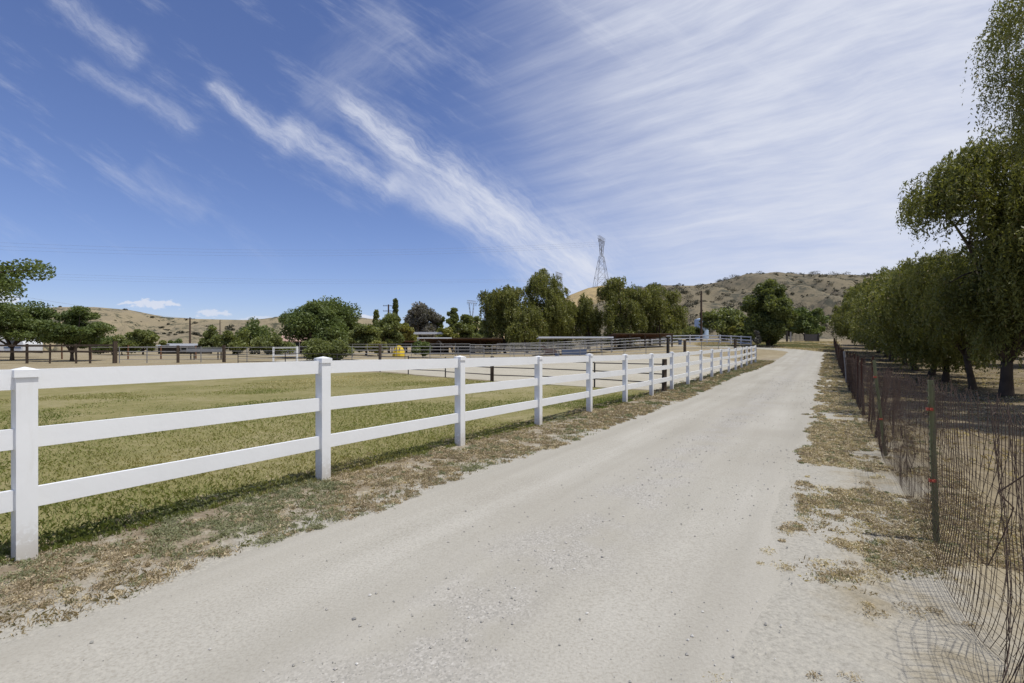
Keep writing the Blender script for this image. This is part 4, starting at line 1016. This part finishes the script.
def horse(label, px, Yd, rz, coat, head_down, group):
    x, y = at(px, Yd); r = thing('horse', label, 'horse', (x, y, G(x, y)), rz, group)
    p = [(-.15, 0, 1.12, .25), (-.6, 0, 1.2, .25), (.35, 0, 1.12, .27), (.62, 0, 1.22, .23), (-.82, 0, 1.18, .17)]
    e = [(0, 1), (0, 2), (2, 3), (1, 4)]
    if head_down: nk = [(.92, 0, 1.15, .15), (1.15, 0, .82, .12), (1.26, 0, .62, .11), (1.32, 0, .42, .075), (1.34, 0, .3, .06)]
    else: nk = [(.85, 0, 1.5, .16), (1.02, 0, 1.78, .12), (1.14, 0, 1.84, .11), (1.34, 0, 1.7, .08), (1.45, 0, 1.6, .065)]
    b = len(p); p += nk; e += [(3, b)] + [(b + i, b + i + 1) for i in range(4)]
    for sy in (-.15, .15):
        b = len(p); p += [(.5, sy, .92, .12), (.5, sy, .58, .065), (.51, sy, .48, .055), (.5, sy, .12, .04), (.54, sy, .04, .055)]; e += [(3, b)] + [(b + i, b + i + 1) for i in range(4)]
        b = len(p); p += [(-.62, sy, .95, .16), (-.58, sy, .72, .10), (-.78, sy, .52, .06), (-.75, sy, .14, .042), (-.71, sy, .04, .055)]; e += [(1, b)] + [(b + i, b + i + 1) for i in range(4)]
    skin('body', p, e, coat, r)
    MB().tube([(-.98, 0, 1.24), (-1.1, 0, 1.1), (-1.12, 0, .6)], [.04, .07, .03], 7).build('tail', M['hoof'], r)
    hd = nk[2]; m = MB()
    if head_down: m.tube([(.66, 0, 1.44), (.98, 0, 1.28), (1.22, 0, .92)], [.03, .05, .03], 6)
    else: m.tube([(.62, 0, 1.48), (.76, 0, 1.68), (.98, 0, 1.9)], [.03, .05, .03], 6)
    m.build('mane', M['hoof'], r)
    for sy in (-.06, .06): MB().tube([(hd[0] - .02, sy, hd[2] + .07), (hd[0] - .01, sy * 1.3, hd[2] + .22)], [.035, .006], 5).build('ear', coat, r)
HG = 'horses in the corrals'
horse('dark brown horse standing under the brown shelter roof', 447, 66, R(182), M['horse_dark'], False, HG)
def lying_horse(label, px, Yd, rz, coat, group):
    x, y = at(px, Yd); r = thing('horse', label, 'horse', (x, y, G(x, y)), rz, group)
    p = [(0, 0, .42, (.30, .36)), (-.5, 0, .42, (.32, .36)), (-.8, 0, .36, .22), (.45, 0, .48, (.28, .34)), (.72, 0, .72, .17), (.9, 0, 1.0, .13), (1.0, 0, 1.1, .115), (1.2, 0, .98, .08), (1.3, 0, .9, .065)]
    e = [(0, 1), (1, 2), (0, 3)] + [(k, k + 1) for k in range(3, 8)]
    for sy in (-.26, .26):
        b = len(p); p += [(.62, sy, .22, .09), (.95, sy * 1.1, .1, .055), (.62, sy * 1.3, .06, .05)]; e += [(3, b), (b, b + 1), (b + 1, b + 2)]
        b = len(p); p += [(-.3, sy * 1.2, .22, .11), (-.7, sy * 1.5, .1, .06), (-.3, sy * 1.7, .06, .05)]; e += [(1, b), (b, b + 1), (b + 1, b + 2)]
    skin('body', p, e, coat, r)
    MB().tube([(.5, 0, .85), (.7, 0, 1.0), (.92, 0, 1.22)], [.03, .05, .03], 6).build('mane', M['hoof'], r)
    MB().tube([(-.95, 0, .45), (-1.1, .1, .15), (-1.5, .2, .05)], [.05, .06, .03], 6).build('tail', M['hoof'], r)
    for sy in (-.06, .06): MB().tube([(.97, sy, 1.2), (.98, sy * 1.3, 1.34)], [.035, .006], 5).build('ear', coat, r)
lying_horse('chestnut horse lying on the ground in the pipe corral', 551, 62, R(168), M['horse_bay'], HG)

# water tank, gate
x, y = at(701.5, 116); g = G(x, y) ; zb = zat(334, 116); m = MB(); rr = 1.55; h = zat(319.5, 116) - g
tk = thing('water_tank', 'pale blue water tank on the slope behind the tall bare pole', 'tank', (x, y, g))
MB().tube([(0, 0, -.2), (0, 0, h)], rr, 28).build('tank_wall', M['tank'], tk)
MB().tube([(0, 0, h + .003), (0, 0, h + .35)], [rr + .05, .15], 28).build('lid', M['tank'], tk)
m = MB()
for k in range(12): m.box((0, -rr - .1, .3 + k * h / 13), (.4, .03, .03))
m.box((-.2, -rr - .1, h / 2), (.04, .04, h)); m.box((.2, -rr - .1, h / 2), (.04, .04, h)); m.build('ladder', M['pipe'], tk)
x0, y0 = at(786, 88); g = G(x0, y0); gt = thing('ranch_gate', 'grey metal ranch gate across the lane end below the scrub hill', 'gate', (x0, y0, g))
def gx(px): return at(px, 88)[0] - x0
for px, mt, hh, r_ in ((787, 'dark', 1.9, .13), (790.5, 'wood_grey', 1.75, .1), (805, 'pipe_dark', 1.5, .06), (818.5, 'dark', 1.6, .1)):
    MB().box((gx(px), 0, hh / 2), (2 * r_, 2 * r_, hh)).build('gate_post', M[mt], gt)
m = MB()
for q in range(6): m.bar((gx(791.3), 0, .25 + q * .22), (gx(804.6), 0, .25 + q * .22), .05, .06)
for q in range(4): m.bar((gx(792 + q * 4), .03, .2), (gx(792 + q * 4), .03, 1.4), .04, .04, up=(1, 0, 0))
m.build('gate_leaf', M['pipe_dark'], gt)
m = MB()
for q in range(9): m.box((gx(806.2 + q * 1.35), 0, .72 + .012 * (q % 2)), (.235, .03, 1.25))
m.build('solid_panel', M['pipe_dark'], gt)

# utility poles, towers, wires
def pole(label, px, ytop, Yd, r_, arm=None, double=False, mat='pole', group='wooden utility poles'):
    x, y = at(px, Yd); g = G(x, y); H = zat(ytop, Yd) - g; r = thing('utility_pole', label, 'pole', (x, y, g), group=group)
    MB().tube([(0, 0, -.5), (0, 0, H)], [r_ * 1.25, r_ * .8], 9).build('shaft', M[mat], r)
    if arm:
        for k in range(2 if double else 1):
            z = H - .35 - k * 1.3
            MB().box((0, -r_ - .05, z), (arm, .1, .13)).build('crossarm', M[mat], r)
            for q in (-.45, -.2, .2, .45):
                MB().tube([(arm * q, -r_ - .05, z + .067), (arm * q, -r_ - .05, z + .25)], [.045, .03], 7).build('insulator', M['pipe'], r)
    return x, y, g + H
pole('wooden utility pole with one crossarm before the tan hills', 190, 317.5, 120, .2, 2.6)
pole('thin bare pole beside the dark olive rounded tree', 220, 320, 150, .14)
p3 = pole('utility pole with two crossarms among the cypress trees', 388.5, 304.5, 125, .22, 2.6, True)
pole('tall bare wooden pole in front of the water tank', 701.3, 291, 84, .17)
pole('dark slim post beside the big dark pine', 741, 303, 104, .13, mat='dark')

def lattice(label, px, ytop, ybase, Yd, spread, head, rz, r_):
    x, y = at(px, Yd); zb = zat(ybase, Yd); H = zat(ytop, Yd) - zb; root = thing('transmission_tower', label, 'pylon', (x, y, zb), rz, 'steel transmission towers')
    m = MB(); waist = .62 * H
    lv = [0, .2, .38, .52, .62]
    wd = lambda k: spread * (1 - k / .62 * .72)
    cor = lambda k: [np.array((sx * wd(k), sy * wd(k), H * k)) for sx, sy in ((-1, -1), (1, -1), (1, 1), (-1, 1))]
    for i in range(4):
        A, B = cor(lv[i]), cor(lv[i + 1])
        for j in range(4):
            m.tube([A[j] - (0, 0, 1.5 if i == 0 else 0), B[j]], r_, 4, False); m.tube([A[j], B[(j + 1) % 4]], r_ * .6, 4, False); m.tube([A[(j + 1) % 4], B[j]], r_ * .6, 4, False)
            m.tube([B[j], B[(j + 1) % 4]], r_ * .6, 4, False)
    m.build('legs', M['steel'], root)
    # upper part: two arms opening from the waist up to a bridge
    m = MB(); A = cor(.62); wz = .62 * H
    for sx in (-1, 1):
        top = [np.array((sx * head * .55 + dx, dy, H * .93)) for dx, dy in ((-.7, -.7), (.7, -.7), (.7, .7), (-.7, .7))]
        bs = [np.array((sx * wd(.62) + dx * .4, dy * .9, wz)) for dx, dy in ((-.7, -.7), (.7, -.7), (.7, .7), (-.7, .7))]
        for j in range(4):
            m.tube([bs[j], top[j]], r_ * .9, 4, False)
            for k in range(4):
                a = bs[j] + (top[j] - bs[j]) * k / 4; b = bs[(j + 1) % 4] + (top[(j + 1) % 4] - bs[(j + 1) % 4]) * (k + 1) / 4; m.tube([a, b], r_ * .5, 4, False)
    m.build('mast', M['steel'], root)
    m = MB(); n = 10
    for k in range(n):
        a, b = -head + 2 * head * k / n, -head + 2 * head * (k + 1) / n
        for dy in (-.7, .7):
            for zz in (.93 * H, H * .985): m.tube([(a, dy, zz), (b, dy, zz)], r_ * .9, 4, False)
            m.tube([(a, dy, .93 * H), (b, dy, .985 * H)], r_ * .6, 4, False)
        m.tube([(a, -.7, .93 * H), (b, .7, .93 * H)], r_ * .5, 4, False)
    m.build('crossarm', M['steel'], root)
    for q in (-.95, -.0, .95):
        MB().tube([(head * q, 0, .93 * H - .05), (head * q, 0, .93 * H - 3.2)], r_ * .9, 5).build('insulator', M['dark'], root)
    c, s_ = math.cos(rz), math.sin(rz)
    return [(x + head * q * c, y + head * q * s_, zb + .93 * H - 3.2) for q in (-.95, 0, .95)]
T1_ = lattice('large steel lattice tower on the straw-coloured hilltop', 601.5, 236.5, 289, 430, 6.2, 8.4, R(62), .15)
T2_ = lattice('steel lattice tower with only its top above the pepper trees', 559, 272, 335, 560, 7, 9.5, R(62), .17)
T3_ = lattice('small distant steel tower left of the tall pepper trees', 471.5, 300, 345, 760, 7, 9.5, R(50), .2)
WG = 'power lines strung across the sky'
def line(label, a, b, sag, r_):
    a = np.array(a); b = np.array(b); pts = []
    for k in np.linspace(0, 1, 40):
        p = a + (b - a) * k; p = p - np.array((0, 0, 4 * sag * k * (1 - k))); pts.append(p - a)
    o = MB().tube(pts, r_, 4, False).build('power_line', M['steel'], None, tuple(a)); tag(o, label, 'power line', WG)
far_pts = [(-330, 215, 62 + 3.5 * k) for k in range(3)]
nm = ('lowest', 'middle', 'highest')
for k in range(3):
    line(f'thin power line, {nm[k]} of three from the big tower to the left edge', T1_[k], (-430 + 4 * k, 300 + 6 * k, zat(231 + 3 * k, 300)), 9, .035)
    line(f'thin power line, {nm[k]} of three from the half hidden tower to the left edge', T2_[k], (-500 + 4 * k, 330 + 6 * k, zat(262 + 3 * k, 330)), 6, .035)
line('service wire sagging from the pole with one crossarm up to the left edge', (*at(190, 120), zat(318.5, 120)), (*at(-120, 100), zat(268, 100)), 1.2, .018)

# ------------------------------------------------------------------ sky, sun, camera
SUN_EL = R(71); SUN_AZ = math.atan2(.93, -.37)              # compass style: from +Y towards +X
w = bpy.data.worlds.new('World'); scene.world = w; w.use_nodes = True
nt = w.node_tree
for n in list(nt.nodes): nt.nodes.remove(n)
wo = nt.nodes.new('ShaderNodeOutputWorld'); bg = nt.nodes.new('ShaderNodeBackground'); nt.links.new(bg.outputs[0], wo.inputs[0])
sky = nt.nodes.new('ShaderNodeTexSky'); sky.sky_type = 'NISHITA'; sky.sun_disc = False
sky.sun_elevation = SUN_EL; sky.sun_rotation = SUN_AZ; sky.altitude = 500; sky.air_density = 1.0; sky.dust_density = .3; sky.ozone_density = 1.6
tc = nt.nodes.new('ShaderNodeTexCoord'); sp = nt.nodes.new('ShaderNodeSeparateXYZ'); nt.links.new(tc.outputs['Generated'], sp.inputs[0])
yy = mth(nt, 'MAXIMUM', sp.outputs[1], .06)
A_ = mth(nt, 'DIVIDE', sp.outputs[0], yy); B_ = mth(nt, 'DIVIDE', sp.outputs[2], yy)   # tangents of the bearing and of the height
def vec2(x, y, z=0.0):
    c = nt.nodes.new('ShaderNodeCombineXYZ')
    for v, i in ((x, 0), (y, 1), (z, 2)):
        if hasattr(v, 'is_linked'): nt.links.new(v, c.inputs[i])
        else: c.inputs[i].default_value = v
    return c.outputs[0]
P2 = vec2(A_, B_)
warp = mth(nt, 'SUBTRACT', noise(nt, P2, 4.0, 4, .55), .5)
warp2 = mth(nt, 'SUBTRACT', noise(nt, mapped(nt, P2, .7, (1, 1, 1)), 11.0, 4, .6), .5)
def T(px, py): return ((px - CX) / F, (HY - py) / F)
def streak(p0, p1, w0, w1, stretch, strength, lo=.35, hi=.7, seed=0., wob=.05):
    """a wisp of cirrus from p0 to p1; half widths in hundredths of the tangent"""
    (ax, ay), (bx2, by2) = T(*p0), T(*p1); dx, dy = bx2 - ax, by2 - ay; ln = math.hypot(dx, dy); dx /= ln; dy /= ln
    X_ = mth(nt, 'ADD', mth(nt, 'SUBTRACT', A_, ax), mth(nt, 'MULTIPLY', warp, wob)); Y_ = mth(nt, 'ADD', mth(nt, 'SUBTRACT', B_, ay), mth(nt, 'MULTIPLY', warp2, wob))
    u = mth(nt, 'ADD', mth(nt, 'MULTIPLY', X_, dx), mth(nt, 'MULTIPLY', Y_, dy)); v = mth(nt, 'ADD', mth(nt, 'MULTIPLY', X_, -dy), mth(nt, 'MULTIPLY', Y_, dx))
    un = mth(nt, 'DIVIDE', u, ln); wd = mth(nt, 'ADD', w0, mth(nt, 'MULTIPLY', un, w1 - w0))
    r_ = mth(nt, 'DIVIDE', mth(nt, 'ABSOLUTE', v), mth(nt, 'MAXIMUM', wd, .002))
    m = mth(nt, 'SUBTRACT', 1.0, sstep(nt, .0, 1.0, r_))
    m = mth(nt, 'MULTIPLY', m, mth(nt, 'MULTIPLY', sstep(nt, -.06, .12, un), mth(nt, 'SUBTRACT', 1.0, sstep(nt, .88, 1.08, un))))
    nz = noise(nt, vec2(mth(nt, 'ADD', mth(nt, 'MULTIPLY', u, stretch[0]), mth(nt, 'MULTIPLY', v, stretch[0] * 1.2)), mth(nt, 'MULTIPLY', v, stretch[1]), seed), 1.0, 10, .72, .12)
    f = sstep(nt, lo, hi, mth(nt, 'ADD', mth(nt, 'MULTIPLY', m, .24), mth(nt, 'MULTIPLY', nz, .88)))
    return mth(nt, 'MULTIPLY', mth(nt, 'MULTIPLY', f, m), strength)
lay = [
 streak((325, 88), (615, 303), .04, .20, (5, 26), 1.0, .38, .90, 1.0, .055),
 streak((205, 78), (300, 150), .03, .06, (8, 32), .8, .40, .95, 2.0, .05),
 streak((275, 120), (400, 196), .06, .07, (7, 28), .75, .40, .95, 3.0, .05),
 streak((380, 175), (470, 220), .05, .06, (8, 28), .5, .35, .8, 3.5),
 streak((45, -10), (145, 62), .04, .07, (8, 30), .5, .38, .95, 4.0, .05),
 streak((70, 62), (205, 130), .03, .05, (9, 32), .42, .38, .95, 5.0, .05),
 streak((140, 165), (205, 215), .04, .05, (7, 28), .18, .36, .95, 6.0, .05),
 streak((300, 110), (420, 20), .10, .14, (5, 18), .22, .35, .85, 7.0),
]
# wide veil on the right, combed into fanning streaks
fx0, fy0 = T(-300, 392)
qx = mth(nt, 'SUBTRACT', A_, fx0); qy = mth(nt, 'SUBTRACT', B_, fy0)
ang = mth(nt, 'ARCTAN2', qy, qx); rad = mth(nt, 'SQRT', mth(nt, 'ADD', mth(nt, 'MULTIPLY', qx, qx), mth(nt, 'MULTIPLY', qy, qy)))
ang = mth(nt, 'ADD', ang, mth(nt, 'MULTIPLY', mth(nt, 'SUBTRACT', noise(nt, P2, 1.8, 3, .5), .5), .035))
s1 = noise(nt, vec2(mth(nt, 'MULTIPLY', rad, 2.2), mth(nt, 'MULTIPLY', ang, 26.0), 3.0), 1.0, 9, .60, .0)
s2 = noise(nt, vec2(mth(nt, 'MULTIPLY', rad, 4.0), mth(nt, 'MULTIPLY', ang, 95.0), 8.0), 1.0, 7, .62, .0)
big = noise(nt, P2, 1.6, 3, .5)
vm = mth(nt, 'ADD', A_, mth(nt, 'MULTIPLY', mth(nt, 'SUBTRACT', big, .5), .55))
vm = mth(nt, 'ADD', vm, mth(nt, 'MULTIPLY', B_, .06))
veil = sstep(nt, -.24, .40, vm)
tex = mth(nt, 'ADD', mth(nt, 'MULTIPLY', s1, .62), mth(nt, 'MULTIPLY', s2, .38))
tex = mth(nt, 'ADD', tex, mth(nt, 'MULTIPLY', sstep(nt, .1, .8, A_), .10))
vf = mth(nt, 'MULTIPLY', veil, mth(nt, 'ADD', mth(nt, 'MULTIPLY', veil, .50), mth(nt, 'MULTIPLY', sstep(nt, .30, .80, tex), .52)))
low = mth(nt, 'SUBTRACT', 1.0, sstep(nt, .06, .32, B_))            # thicker towards the horizon on the right
vf = mth(nt, 'MAXIMUM', vf, mth(nt, 'MULTIPLY', mth(nt, 'MULTIPLY', low, sstep(nt, .05, .5, A_)), .85))
lay.append(vf)
# faint combed wisps high on the left
wn = noise(nt, vec2(mth(nt, 'ADD', mth(nt, 'MULTIPLY', A_, 2.2), mth(nt, 'MULTIPLY', B_, -1.6)), mth(nt, 'ADD', mth(nt, 'MULTIPLY', A_, 7.0), mth(nt, 'MULTIPLY', B_, 11.0)), 14.0), 1.0, 9, .66, .1)
lay.append(mth(nt, 'MULTIPLY', mth(nt, 'MULTIPLY', sstep(nt, .50, .80, wn), sstep(nt, .10, .40, B_)), .38))
# small cumulus along the left horizon
def puff(px, py, rx, ry, strength, seed):
    a, b = T(px, py); ux = mth(nt, 'DIVIDE', mth(nt, 'SUBTRACT', A_, a), rx / F); uy = mth(nt, 'DIVIDE', mth(nt, 'SUBTRACT', B_, b), ry / F)
    d2 = mth(nt, 'SQRT', mth(nt, 'ADD', mth(nt, 'MULTIPLY', ux, ux), mth(nt, 'MULTIPLY', uy, uy)))
    nz = noise(nt, vec2(mth(nt, 'MULTIPLY', A_, 40.), mth(nt, 'MULTIPLY', B_, 100.), seed), 1.0, 6, .6)
    return mth(nt, 'MULTIPLY', sstep(nt, .0, .30, mth(nt, 'SUBTRACT', mth(nt, 'ADD', mth(nt, 'MULTIPLY', nz, 2.4), -.55), d2)), strength)
for q in ((2, 299, 30, 13, .85, 1.), (152, 304, 46, 7, .8, 2.), (212, 313, 34, 6, .7, 3.), (366, 318, 22, 7, .85, 4.), (265, 320, 40, 6, .5, 6.)): lay.append(puff(*q))
tot = None
for l_ in lay:
    inv = mth(nt, 'SUBTRACT', 1.0, l_, clamp=True); tot = inv if tot is None else mth(nt, 'MULTIPLY', tot, inv)
cover = mth(nt, 'MULTIPLY', mth(nt, 'SUBTRACT', 1.0, tot), sstep(nt, .0, .05, sp.outputs[2]))
skyc = mixc(nt, 1.0, sky.outputs[0], (.83, .84, 1.10), 'MULTIPLY')
final = mixc(nt, cover, skyc, (6.5, 6.8, 7.7))
nt.links.new(final, bg.inputs['Color']); bg.inputs['Strength'].default_value = .10

ld = bpy.data.lights.new('sun', 'SUN'); ld.energy = 3.6; ld.angle = R(.53); ld.color = (1.0, .965, .90)
so = bpy.data.objects.new('sun', ld); COL.objects.link(so)
from mathutils import Vector
sd = Vector((math.sin(SUN_AZ) * math.cos(SUN_EL), math.cos(SUN_AZ) * math.cos(SUN_EL), math.sin(SUN_EL)))
so.rotation_euler = sd.to_track_quat('Z', 'Y').to_euler(); so.location = (8, -8, 30)

cd = bpy.data.cameras.new('camera'); co = bpy.data.objects.new('camera', cd); COL.objects.link(co)
cd.sensor_width = 36; cd.lens = 36 * F / 1024; cd.shift_y = (HY - 341.5) / 1024; cd.clip_start = .05; cd.clip_end = 5000
co.location = (0, 0, CAM_H + G(0, 0)); co.rotation_euler = (R(90), 0, 0)
scene.camera = co
vs = scene.view_settings; vs.view_transform = 'Standard'; vs.look = 'None'; vs.exposure = .15; vs.gamma = 1
try: vs.use_curve_mapping = False
except Exception: pass
scene.render.engine = 'CYCLES'
scene.cycles.max_bounces = 4; scene.cycles.diffuse_bounces = 4; scene.cycles.transmission_bounces = 3; scene.cycles.use_denoising = True
